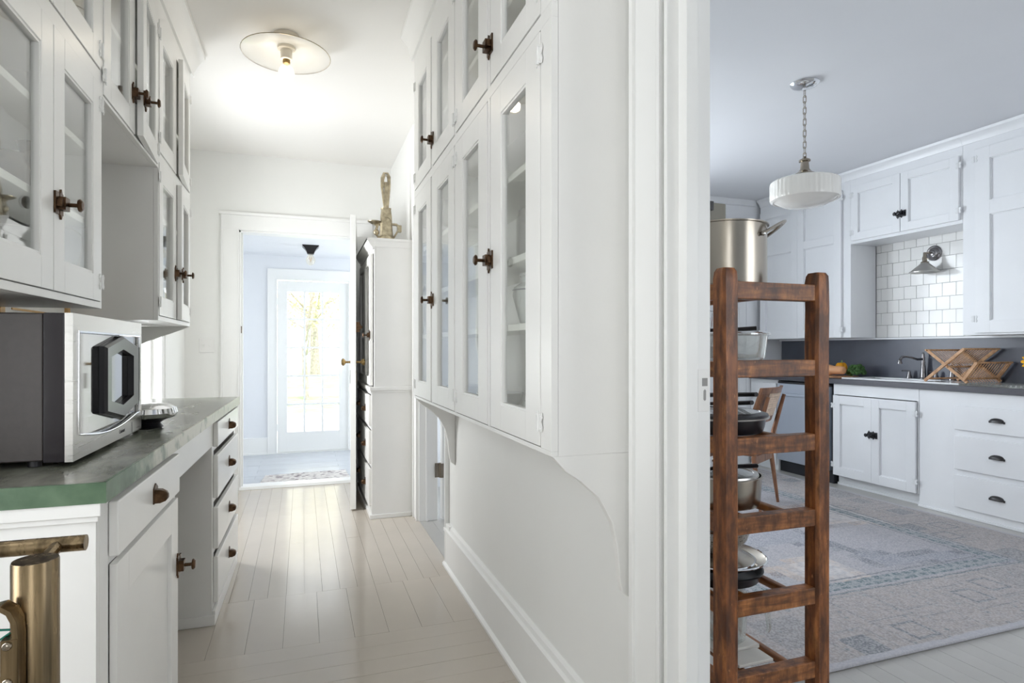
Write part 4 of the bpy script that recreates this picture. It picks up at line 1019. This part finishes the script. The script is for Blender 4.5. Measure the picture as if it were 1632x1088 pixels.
# wall sconce
wc = Vector((KX1-.014, 3.44, 1.98))
ws = thing('wall_sconce', 'chrome wall sconce with cone shade on the tiled wall', 'wall lamp', tuple(wc))
R90 = Matrix.Translation(wc) @ Matrix.Rotation(-PI/2, 4, 'Y')
g = G(); g.lathe([(.062, 0), (.062, .006), (.052, .010), (.046, .008), (.040, .014), (.022, .018), (.018, .03), (0, .034)], n=30, m=R90); put('back_plate', g, 'pewter', ws)
g = G(); g.tube([wc+Vector((-.02, 0, 0)), wc+Vector((-.06, .0, 0)), wc+Vector((-.10, 0, -.005))], .007, 10); g.ball(wc+Vector((-.105, 0, -.01)), .014, 10); put('arm', g, 'nickel', ws)
g = G(); cc = wc+Vector((-.11, 0, -.02)); g.lathe([(.010, .02), (.012, -.01), (.017, -.02), (.017, -.05), (.026, -.055), (.030, -.07)], cc, 20); g.cyl(cc+Vector((0, -.016, -.035)), cc+Vector((0, -.034, -.035)), .004); put('socket', g, 'nickel', ws)
g = G(); g.lathe([(.028, -.065), (.034, -.072), (.105, -.135), (.107, -.137), (.107, -.142), (.104, -.140), (.033, -.077), (.028, -.07)], cc, 36, close=True); put('shade', g, 'steel', ws)
# pendant
pc2 = Vector((2.78, 2.73, KC))
pd = thing('pendant_light', 'fluted milk glass drum pendant on a nickel chain', 'pendant lamp', tuple(pc2))
g = G(); g.lathe([(.078, 0), (.080, -.006), (.070, -.018), (.045, -.026), (.012, -.032), (.010, -.045), (0, -.047)], pc2, 32); put('canopy', g, 'chrome', pd)
zl = -.045
lk = G()
n_ = 24
lk.tube([Vector((.0085*math.cos(2*PI*i/n_), 0, (.013 if math.sin(2*PI*i/n_) > 0 else -.013)+.0085*math.sin(2*PI*i/n_))) for i in range(n_)], .0022, 6, closed=True)
lkm = lk.mesh('chain_link'); lkm.materials.append(M['nickel'])
for i in range(12): put('chain_link', lkm, None, pd, Matrix.Translation(pc2+Vector((0, 0, zl-.018-i*.0333))) @ Matrix.Rotation(PI/2*(i % 2)+.3, 4, 'Z') @ Matrix.Diagonal((1, 1, 1.0, 1)))
zb = -.46
g = G(); g.lathe([(.006, zb+.03), (.012, zb+.02), (.032, zb+.008), (.032, zb), (.022, zb-.006), (.026, zb-.045), (.040, zb-.065), (.060, zb-.075), (.062, zb-.085), (.070, zb-.095)], pc2, 30); put('fitter', g, 'nickel', pd)
sh = []
for r, z, fl_ in ((.05, -.092, 0), (.12, -.098, 0), (.175, -.112, 0), (.187, -.120, 1), (.190, -.130, 1), (.190, -.215, 1), (.187, -.225, .5), (.172, -.232, 0), (.168, -.228, 0), (.12, -.255, 0), (.06, -.268, 0), (.0005, -.272, 0)):
    sh.append([pc2+Vector((math.cos(2*PI*j/192), math.sin(2*PI*j/192), 0))*(r*(1-.018*fl_*(abs(math.sin(PI*j*44/192))**.6*-1+1))) + Vector((0, 0, zb+z)) for j in range(192)])
g = G(); g.loft(sh); put('shade', g, 'milk', pd)
# vegetables and board
cb = solo('cutting_board', G().lathe([(.14, 0), (.15, .004), (.15, .014), (.14, .018), (0, .018)], (4.63, 4.14, .939), 36), 'board', 'round wooden cutting board under the vegetables', 'cutting board', (4.63, 4.14, .939))
g = G(); rr = []
for i, (y, r) in enumerate([(-.12, .004), (-.115, .025), (-.10, .036), (-.05, .037), (0, .040), (.04, .050), (.075, .050), (.10, .034), (.108, .006)]):
    rr.append([Vector((4.575 + r*math.cos(a), 4.16+y, 1.008-.052+.052 + r*math.sin(a)*.98)) for a in [2*PI*k/20 for k in range(20)]])
g.loft(rr); solo('butternut_squash', g, 'squash', 'peach butternut squash lying on the cutting board', 'squash', (4.575, 4.16, .958))
g = G(); cpp = Vector((4.68, 4.17, .9585))
for k in range(5):
    a = k*2*PI/5; g.ball(cpp+Vector((.022*math.cos(a), .022*math.sin(a), .066)), .03, 10, (1, 1, 1.7))
pp = thing('yellow_pepper', 'yellow pepper standing behind the butternut squash', 'pepper', tuple(cpp)); put('body', g, 'pepper', pp)
g = G(); g.cyl(cpp+Vector((0, 0, .105)), cpp+Vector((.005, 0, .135)), .006); put('stem', g, 'stem', pp)
bq = thing('broccoli', 'dark green broccoli crown on the cutting board', 'broccoli', (4.67, 4.03, .9585))
g = G(); rnd = random.Random(3)
for k in range(90):
    a = rnd.uniform(0, 2*PI); e = rnd.uniform(.0, 1); rad = .055*math.sqrt(1-e*e*.8)
    g.ball((4.67+rad*math.cos(a)*1.15, 4.005+rad*math.sin(a)*1.15, .985+.062*e+rnd.uniform(-.004, .006)), rnd.uniform(.012, .019), 6)
put('florets', g, 'broc', bq)
g = G(); g.tube([(4.67, 4.05, .975), (4.67, 4.10, .985)], [.02, .018], 12); put('stalk', g, 'stem', bq)
g = G(); g.box(4.50, 4.74, 4.70, 4.96, .939, 1.085); solo('bread_box', g, 'porcelain', 'white rounded bread box on the far kitchen counter', 'bread box', (4.62, 4.83, .939), bev=.03)
sf = thing('sunflower_vase', 'sunflower in a pale vase at the right end of the counter', 'flowers', (4.66, 2.60, .939))
cc = Vector((4.70, 2.50, .939)); sfc = Vector((4.66, 2.62, 1.115))
g = G(); g.lathe([(.035, 0), (.045, .03), (.04, .09), (.025, .12), (.03, .13)], cc, 24); put('vase', g, 'vaseglaze', sf)
g = G(); g.tube([cc+Vector((0, 0, .05)), cc+Vector((0, .03, .15)), sfc+Vector((.02, 0, 0))], .004, 8); put('stem', g, 'stem', sf)
FM = Matrix.Translation(sfc) @ Matrix.Rotation(-1.35, 4, 'Y') @ Matrix.Rotation(.3, 4, 'X')
g = G()
for k in range(22):
    a = 2*PI*k/22+.1*(k % 3); Rz = FM @ Matrix.Rotation(a, 4, 'Z')
    g.prism([(.025, -.007), (.05, -.013), (.068, -.008), (.078, 0), (.068, .008), (.05, .013), (.025, .007)], 0+.001*(k % 3), .002+.001*(k % 3), 'z', Rz)
put('petals', g, 'petal', sf)
g = G(); g.lathe([(.034, -.004), (.034, .006), (.02, .012), (0, .010)], n=20, m=FM); put('seed_head', g, 'basket', sf)

# chair
ch = thing('dining_chair', 'walnut dining chair with caned backrest behind the rack', 'chair', (3.19, 3.79, .0135), math.atan2(.5, .87))
CM = Matrix.Translation((3.19, 3.79, .0135)) @ Matrix.Rotation(math.atan2(.5, .87), 4, 'Z')   # local: +y is the way it faces
g = G(); g.loft([[CM @ Vector((x*s, y*s+0.0, z)) for x, y in ((-.22, -.20), (.22, -.20), (.24, .22), (-.24, .22))] for z, s in ((.40, .94), (.415, 1), (.44, 1), (.45, .97))]); put('seat', g, 'chair', ch, bev=.004)
for sx in (-1, 1):
    g = G(); g.tube([CM @ Vector((sx*.20, -.24, 0)), CM @ Vector((sx*.195, -.19, .38)), CM @ Vector((sx*.19, -.21, .55)), CM @ Vector((sx*.185, -.29, .84))], [.011, .019, .018, .013], 10); put('leg', g, 'chair', ch)
    g = G(); g.tube([CM @ Vector((sx*.21, .20, 0)), CM @ Vector((sx*.20, .17, .41))], [.011, .019], 10); put('leg', g, 'chair', ch)
g = G(); g.box(-.19, .19, -.205, -.185, .34, .40, CM); g.box(-.19, .19, .16, .18, .35, .40, CM); put('apron', g, 'chair', ch, bev=.002)
def backpt(x, z, off=0):
    t = (z-.60)/.3; return CM @ Vector((x, -.215-.10*t + .05*(x/.23)**2 + off, z))
def curved(g, x0, x1, z0, z1, th, n=8):
    rg = []
    for i in range(n+1):
        x = x0+(x1-x0)*i/n; rg.append([backpt(x, z0), backpt(x, z0, th), backpt(x, z1, th), backpt(x, z1)])
    g.loft(rg)
g = G()
for a in ((-.23, .23, .86, .905), (-.23, .23, .64, .685)): curved(g, *a, .022)
for a in ((-.23, -.13, .685, .86), (.13, .23, .685, .86)): curved(g, *a, .022, 2)
bf = put('backrest', g, 'chair', ch, bev=.003)
g = G()
for i in range(15): x = -.12+i*.0171; curved(g, x-.003, x+.003, .683, .862, .008, 1)
for i in range(10): z = .692+i*.0175; curved(g, -.132, .132, z-.003, z+.003, .006, 8)
put('cane_weave', g, 'cane', bf, kind='stuff')

# rug
RL, RW = 2.75, 3.25
M['rug'] = rug_mat(RL, RW)
g = G(); g.box(1.55, 1.55+RL, 1.69, 1.69+RW, .001, .013)
rg = solo('area_rug', g, 'rug', 'large faded grey and teal oriental rug on the kitchen floor', 'rug', (1.55, 1.69, .001), bev=.005)

# ================================================================ WOODEN RACK AND ITS LOAD
rk = thing('shoe_rack', 'tall worn brown wooden rack with open rungs holding cookware', 'rack', (1.31, 1.75, 0))
RX0, RX1, RY0, RY1 = 1.138, 1.475, 1.402, 2.12
ZT_ = 1.43
rungz = [1.393, 1.168, .946, .720, .486, .265]
def post(x, y, seed):
    g = G(); rn = random.Random(seed); r = .027; rings = []
    for z in [0, .15, .3, .45, .6, .75, .9, 1.05, 1.2, 1.32, 1.40, 1.42, 1.43]:
        k = r if z < 1.405 else (r*.93 if z < 1.425 else r*.72); c = .007
        dx, dy = rn.uniform(-.0007, .0007), rn.uniform(-.0007, .0007)
        rings.append([Vector((x+dx+a*k+(0 if abs(a) < 1 else 0), y+dy+b*k, z)) for a, b in ((-1, -.72), (-.72, -1), (.72, -1), (1, -.72), (1, .72), (.72, 1), (-.72, 1), (-1, .72))])
    g.loft(rings); put('post', g, 'rack', rk)
for i, (x, y) in enumerate(((RX0, RY0), (RX1, RY0), (RX0, RY1), (RX1, RY1))): post(x, y, i)
for z in rungz:
    h = .050
    for y in (RY0, RY1):
        g = G(); g.box(RX0+.024, RX1-.024, y-.019, y+.019, z-h, z); put('rung', g, 'rackh', rk, bev=.003)
    for x in (RX0,):
        g = G(); g.box(x-.014, x+.014, RY0+.024, RY1-.024, z-h, z-.004); put('side_rail', g, 'dowel', rk, bev=.003)
    for x in (RX0+.09, RX1-.088):
        g = G(); g.cyl((x, RY0+.015, z-.022), (x, RY1-.015, z-.022), .014, n=12); put('dowel', g, 'dowel', rk)
SHF = [z-.0075 for z in rungz]      # top of the dowels
def handle_long(parent, p0, p1, r=.011, mat='black'):
    g = G(); p0, p1 = Vector(p0), Vector(p1); mid = (p0+p1)/2+Vector((0, 0, .006))
    g.tube([p0, mid, p1], [r*.7, r*1.1, r], 10, flat=.65); return put('handle', g, mat, parent)
def pan(name, label, cat, c, r, h, mat, inner=None, n=40):
    t = thing(name, label, cat, c)
    g = G(); g.lathe([(r*.86, 0), (r*.93, .003), (r*.97, .02), (r, h), (r+.004, h+.001), (r+.004, h+.004), (r-.002, h+.004), (r*.965, .02), (r*.9, .006), (0, .006)], c, n); put('body', g, mat, t)
    return t
# stockpot with riveted loop handles and spout shaped rim
c = Vector((1.27, 1.575, SHF[0]+.001))
sp_ = thing('stock_pot', 'tall brushed steel stock pot on top of the wooden rack', 'pot', tuple(c))
r, h = .130, .197
g = G(); g.lathe([(r*.93, 0), (r*.98, .004), (r, .015), (r, h), (r+.006, h+.001), (r+.006, h+.005), (r-.002, h+.004), (r-.003, .016), (0, .008)], c, 56); put('body', g, 'steelpot', sp_)
hd = Vector((.80, -.6, 0)).normalized(); sd = Vector((-hd.y, hd.x, 0))
g = G(); R_ = r+.002
pts = []
for i in range(13):
    a = (i/12-.5)*1.25; rad = R_ + .045*math.sin(PI*i/12)**.8; zz = h-.035 + .045*math.sin(PI*i/12)
    pts.append(c + (hd*math.cos(a)+sd*math.sin(a))*rad + Vector((0, 0, zz)))
g.tube(pts, [.012]+[.010]*11+[.012], 10, flat=.5); hh = put('loop_handle', g, 'steelpot', sp_)
for i in (0, 12): q = G(); q.ball(pts[i]+ (pts[i]-c-Vector((0, 0, h-.035))).normalized()*.006, .007, 8); put('rivet', q, 'chrome', hh)
# taupe box behind stockpot
t = thing('storage_canister', 'taupe metal box with black clip behind the stock pot', 'box', (1.37, 1.83, SHF[0]+.001))
put('body', G().box(1.28, 1.436, 1.765, 1.90, SHF[0]+.001, SHF[0]+.336), 'grey', t, bev=.004)
put('clip', G().box(1.325, 1.372, 1.750, 1.765, SHF[0]+.305, SHF[0]+.337), 'black', t, bev=.002)
# shelf 2: glass dish, loop whisk, glass lid
z = SHF[1]
c = Vector((1.275, 1.56, z+.001))
t = thing('glass_casserole', 'round clear glass casserole on the second rack shelf', 'dish', tuple(c))
g = G(); r = .118; g.lathe([(r*.80, 0), (r*.93, .012), (r, .078), (r+.008, .082), (r+.008, .087), (r-.004, .085), (r*.88, .014), (0, .006)], c, 40); put('body', g, 'clear', t)
g = G(); g.tube([c+Vector(((r+.004)*math.cos(a), (r+.004)*math.sin(a), .087)) for a in [2*PI*i/40 for i in range(40)]], .003, 6, closed=True); put('rim', g, 'chrome', t)
t = thing('balloon_whisk', 'wire whisk with dark handle in the glass casserole', 'whisk', (1.262, 1.625, z+.012))
for k in range(4):
    g = G(); a = k*PI/4; pts = []
    for i in range(17):
        s = i/16; w = .030*math.sin(PI*s); L_ = .12*(1-abs(2*s-1)**1.6)
        off = Vector((math.cos(a)*w*(1 if True else 0)*(1 if s < .5 else -1)*1.0, math.sin(a)*w*(1 if s < .5 else -1), L_))
        pts.append(Vector((1.262, 1.625, z+.045))+off)
    g.tube(pts, .0011, 5); put('wire', g, 'chrome', t)
g = G(); g.cyl((1.262, 1.625, z+.012), (1.262, 1.625, z+.048), .008); put('handle', g, 'iron', t)
g = G(); g.tube([(1.17, 1.62, z+.098), (1.27, 1.55, z+.100), (1.335, 1.50, z+.104)], [.005, .006, .007], 8); solo('slim_spatula', g, 'iron', 'dark handled utensil lying across the glass casserole rim', 'utensil', (1.25, 1.56, z+.10))
# shelf 3: two stacked skillets and a dark lidded pan
z = SHF[2]
c = (1.25, 1.58, z+.001)
t = pan('deep_skillet', 'wide black skillet with glass lid on the third rack shelf', 'pan', c, .145, .045, 'black')
C_ = Vector(c)
g = G(); g.lathe([(.150, .050), (.153, .054), (.150, .060), (.130, .066), (.128, .062), (.148, .054)], C_, 44, close=True); l = put('lid_rim', g, 'black', t)
g = G(); g.lathe([(.147, .051), (.155, .047), (.156, .051), (.148, .054)], C_, 44, close=True); put('steel_band', g, 'steel', t)
g = G(); g.lathe([(.13, .064), (.09, .074), (.03, .080), (0, .081)], C_, 36); put('lid_glass', g, 'clear', t)
g = G(); g.lathe([(.008, .080), (.010, .084), (0, .086)], C_, 16); put('lid_knob', g, 'steel', t)
def skillet(label, c, r, h, hp0, hp1, mat='black'):
    t = pan('frying_pan', label, 'pan', c, r, h, mat)
    handle_long(t, hp0, hp1); return t
zz = z+.001
skillet('lower black frying pan stacked over the lidded skillet', (1.20, 1.94, zz), .105, .035, (1.225, 1.84, zz+.045), (1.318, 1.50, zz+.094))
skillet('upper black frying pan of the nested pair on the third shelf', (1.20, 1.94, zz+.040), .103, .03, (1.225, 1.84, zz+.082), (1.326, 1.49, zz+.120))
# shelf 4: steel saucepans with lids
z = SHF[3]
c = Vector((1.25, 1.572, z+.001))
t = pan('saute_pan', 'steel saute pan with glass lid on the fourth rack shelf', 'pan', tuple(c), .128, .090, 'steelpot')
g = G(); g.lathe([(.112, .086), (.120, .092), (.118, .098), (.104, .100), (.104, .096)], c, 44, close=True); put('lid_rim', g, 'steel', t)
g = G(); g.lathe([(.105, .098), (.07, .108), (.02, .113), (0, .114)], c, 36); put('lid_glass', g, 'clear', t)
g = G(); g.lathe([(.008, .112), (.010, .122), (.022, .130), (.018, .137), (0, .139)], c, 18); put('lid_knob', g, 'steelpot', t)
g = G(); g.tube([c+Vector((-.10, -.03, .110)), c+Vector((-.04, -.05, .122)), c+Vector((.075, -.085, .126))], [.006, .010, .011], 10, flat=.6); put('handle', g, 'black', t)
# shelf 5: pans, plates and a colander
z = SHF[4]
c = Vector((1.25, 1.58, z+.001))
t = pan('baking_pan', 'dark shallow pan at the bottom of the fifth shelf stack', 'pan', tuple(c), .135, .028, 'black')
t = thing('serving_plate', 'large grey plate with bright rim stacked on the dark pan', 'plate', (c.x, c.y, z+.034))
cc = Vector((c.x, c.y, z+.034)); g = G(); g.lathe([(.07, 0), (.10, .006), (.148, .032), (.148, .035), (.10, .010), (0, .004)], cc, 44); put('dish', g, 'steelpot', t)
g = G(); g.tube([cc+Vector((.148*math.cos(a), .148*math.sin(a), .034)) for a in [2*PI*i/44 for i in range(44)]], .0028, 6, closed=True); put('rim', g, 'chrome', t)
t = thing('pot_lid', 'smaller grey lid resting inside the large rimmed plate', 'lid', (c.x-.01, c.y, z+.06))
cc = Vector((c.x-.012, c.y, z+.058)); g = G(); g.lathe([(.118, .0), (.124, .004), (.118, .010), (.08, .022), (.02, .03), (0, .03)], cc, 44); put('cover', g, 'steelpot', t)
g = G(); g.tube([cc+Vector((.122*math.cos(a), .122*math.sin(a), .004)) for a in [2*PI*i/44 for i in range(44)]], .0035, 6, closed=True); put('rim', g, 'chrome', t)
t = thing('colander', 'round perforated steel colander on the fifth shelf stack', 'colander', (c.x-.01, c.y, z+.09))
cc = Vector((c.x-.012, c.y, z+.0885)); g = G()
def colander_mat():
    m, nt, b = new_mat('perforated_steel')
    v = nd(nt, 'ShaderNodeTexVoronoi', {'Vector': coords(nt), 'Scale': 130, 'Randomness': .1})
    nt.links.new(ramp(nt, v.outputs['Distance'], [(.25, (.06, .06, .06)), (.34, srgb(196, 192, 186))]), b.inputs['Base Color'])
    b.inputs['Metallic'].default_value = .9; b.inputs['Roughness'].default_value = .3
    return m
M['perf'] = colander_mat()
g.lathe([(.045, 0), (.07, .010), (.095, .04), (.108, .075), (.112, .075), (.099, .038), (.073, .006), (.045, -.004)], cc, 44, close=True); put('bowl', g, 'perf', t)
g = G(); g.tube([cc+Vector((.111*math.cos(a), .111*math.sin(a), .077)) for a in [2*PI*i/44 for i in range(44)]], .003, 6, closed=True); put('rim', g, 'steelpot', t)
# shelf 6: board, white boxes, glass jug
z = SHF[5]
g = G()
g.box(1.215, 1.34, 1.435, 1.505, z+.001, z+.010); solo('paper_booklet', g, 'paper', 'white booklet flat at the front of the lowest visible rack shelf', 'booklet', (1.29, 1.46, z+.001), bev=.001)
g = G(); g.box(1.20, 1.36, 1.515, 1.68, z+.001, z+.013); solo('paper_booklet', g, 'paper', 'white booklet under the glass measuring jug', 'booklet', (1.30, 1.60, z+.001), bev=.001)
c = Vector((1.285, 1.585, z+.0145))
t = thing('measuring_jug', 'clear glass measuring jug with curved handle on the lowest visible shelf', 'jug', tuple(c))
g = G(); g.lathe([(.055, 0), (.062, .008), (.070, .10), (.076, .135), (.080, .140), (.077, .143), (.071, .135), (.065, .10), (.056, .010), (0, .006)], c, 36); put('body', g, 'clear', t)
hd = Vector((.80, -.60, 0)).normalized(); g = G(); g.tube([c+hd*.070+Vector((0, 0, .122)), c+hd*.095+Vector((0, 0, .135)), c+hd*.118+Vector((0, 0, .125)), c+hd*.128+Vector((0, 0, .09)), c+hd*.132+Vector((0, 0, .045)), c+hd*.126+Vector((0, 0, .035))], [.008, .010, .010, .009, .008, .005], 10); put('handle', g, 'clear', t)

# ================================================================ OUTSIDE
struct('ground', G().box(-30, 30, 7.46, 60, -.3, -.12), 'grass')
solo('patio', G().box(-4, 5, 7.5, 12.5, -.119, -.08), 'concrete', 'pale sunlit patio paving outside the glazed door', 'patio', (0, 10, -.119))
solo('driveway', G().box(-30, 30, 17.6, 20.6, -.119, -.10), 'concrete', 'pale road beyond the lawn seen through the glazed door', 'road', (0, 23, -.119))
def tree(x, y, h, tr, label, mat, seed, low=.35):
    rn = random.Random(seed)
    t = thing('tree', label, 'tree', (x, y, -.12), 0, None)
    g = G(); g.tube([(x, y, -.12), (x+rn.uniform(-.1, .1), y, h*.3), (x+rn.uniform(-.3, .3), y, h*.7)], [tr, tr*.75, tr*.35], 10)
    for k in range(7):
        a = rn.uniform(0, 2*PI); z0 = h*rn.uniform(.25, .6); L_ = h*.28
        g.tube([(x, y, z0), (x+L_*.5*math.cos(a), y+L_*.5*math.sin(a), z0+L_*.3), (x+L_*math.cos(a), y+L_*math.sin(a), z0+L_*.75)], [tr*.4, tr*.22, tr*.08], 6)
    put('trunk', g, 'bark', t)
    vs, fs = [], []
    for k in range(2600):
        a = rn.uniform(0, 2*PI); u = rn.uniform(low, 1.0); rr = h*.36*math.sqrt(rn.random())*(1-.5*abs(u-.6))
        p = Vector((x+rr*math.cos(a), y+rr*math.sin(a), h*u)); s = rn.uniform(.03, .07)
        d1_ = Vector((rn.uniform(-1, 1), rn.uniform(-1, 1), rn.uniform(-1, 1))).normalized(); d2_ = d1_.orthogonal().normalized()
        n0 = len(vs); vs += [p-d1_*s, p+d2_*s*.5, p+d1_*s, p-d2_*s*.5]; fs.append((n0, n0+1, n0+2, n0+3))
    me = bpy.data.meshes.new('foliage'); me.from_pydata([tuple(v - Vector((x, y, -.12))) for v in vs], [], fs); me.materials.append(M[mat])
    o = bpy.data.objects.new('foliage', me); C.objects.link(o); o.parent = t; o['kind'] = 'stuff'
tree(.1, 16.5, 4.2, .075, 'straight trunked tree in the middle of the lawn outside', 'leafy', 1, .42)
tree(-2.6, 24, 6.0, .22, 'broad pale green tree beyond the lawn, left through the door', 'leaf', 2, .22)
tree(3.2, 24, 7.0, .25, 'large yellowing tree beyond the lawn, right through the door', 'leafy', 3, .22)
tree(.6, 31, 8.0, .25, 'distant pale tree behind the straight trunk outside', 'leaf', 4, .12)
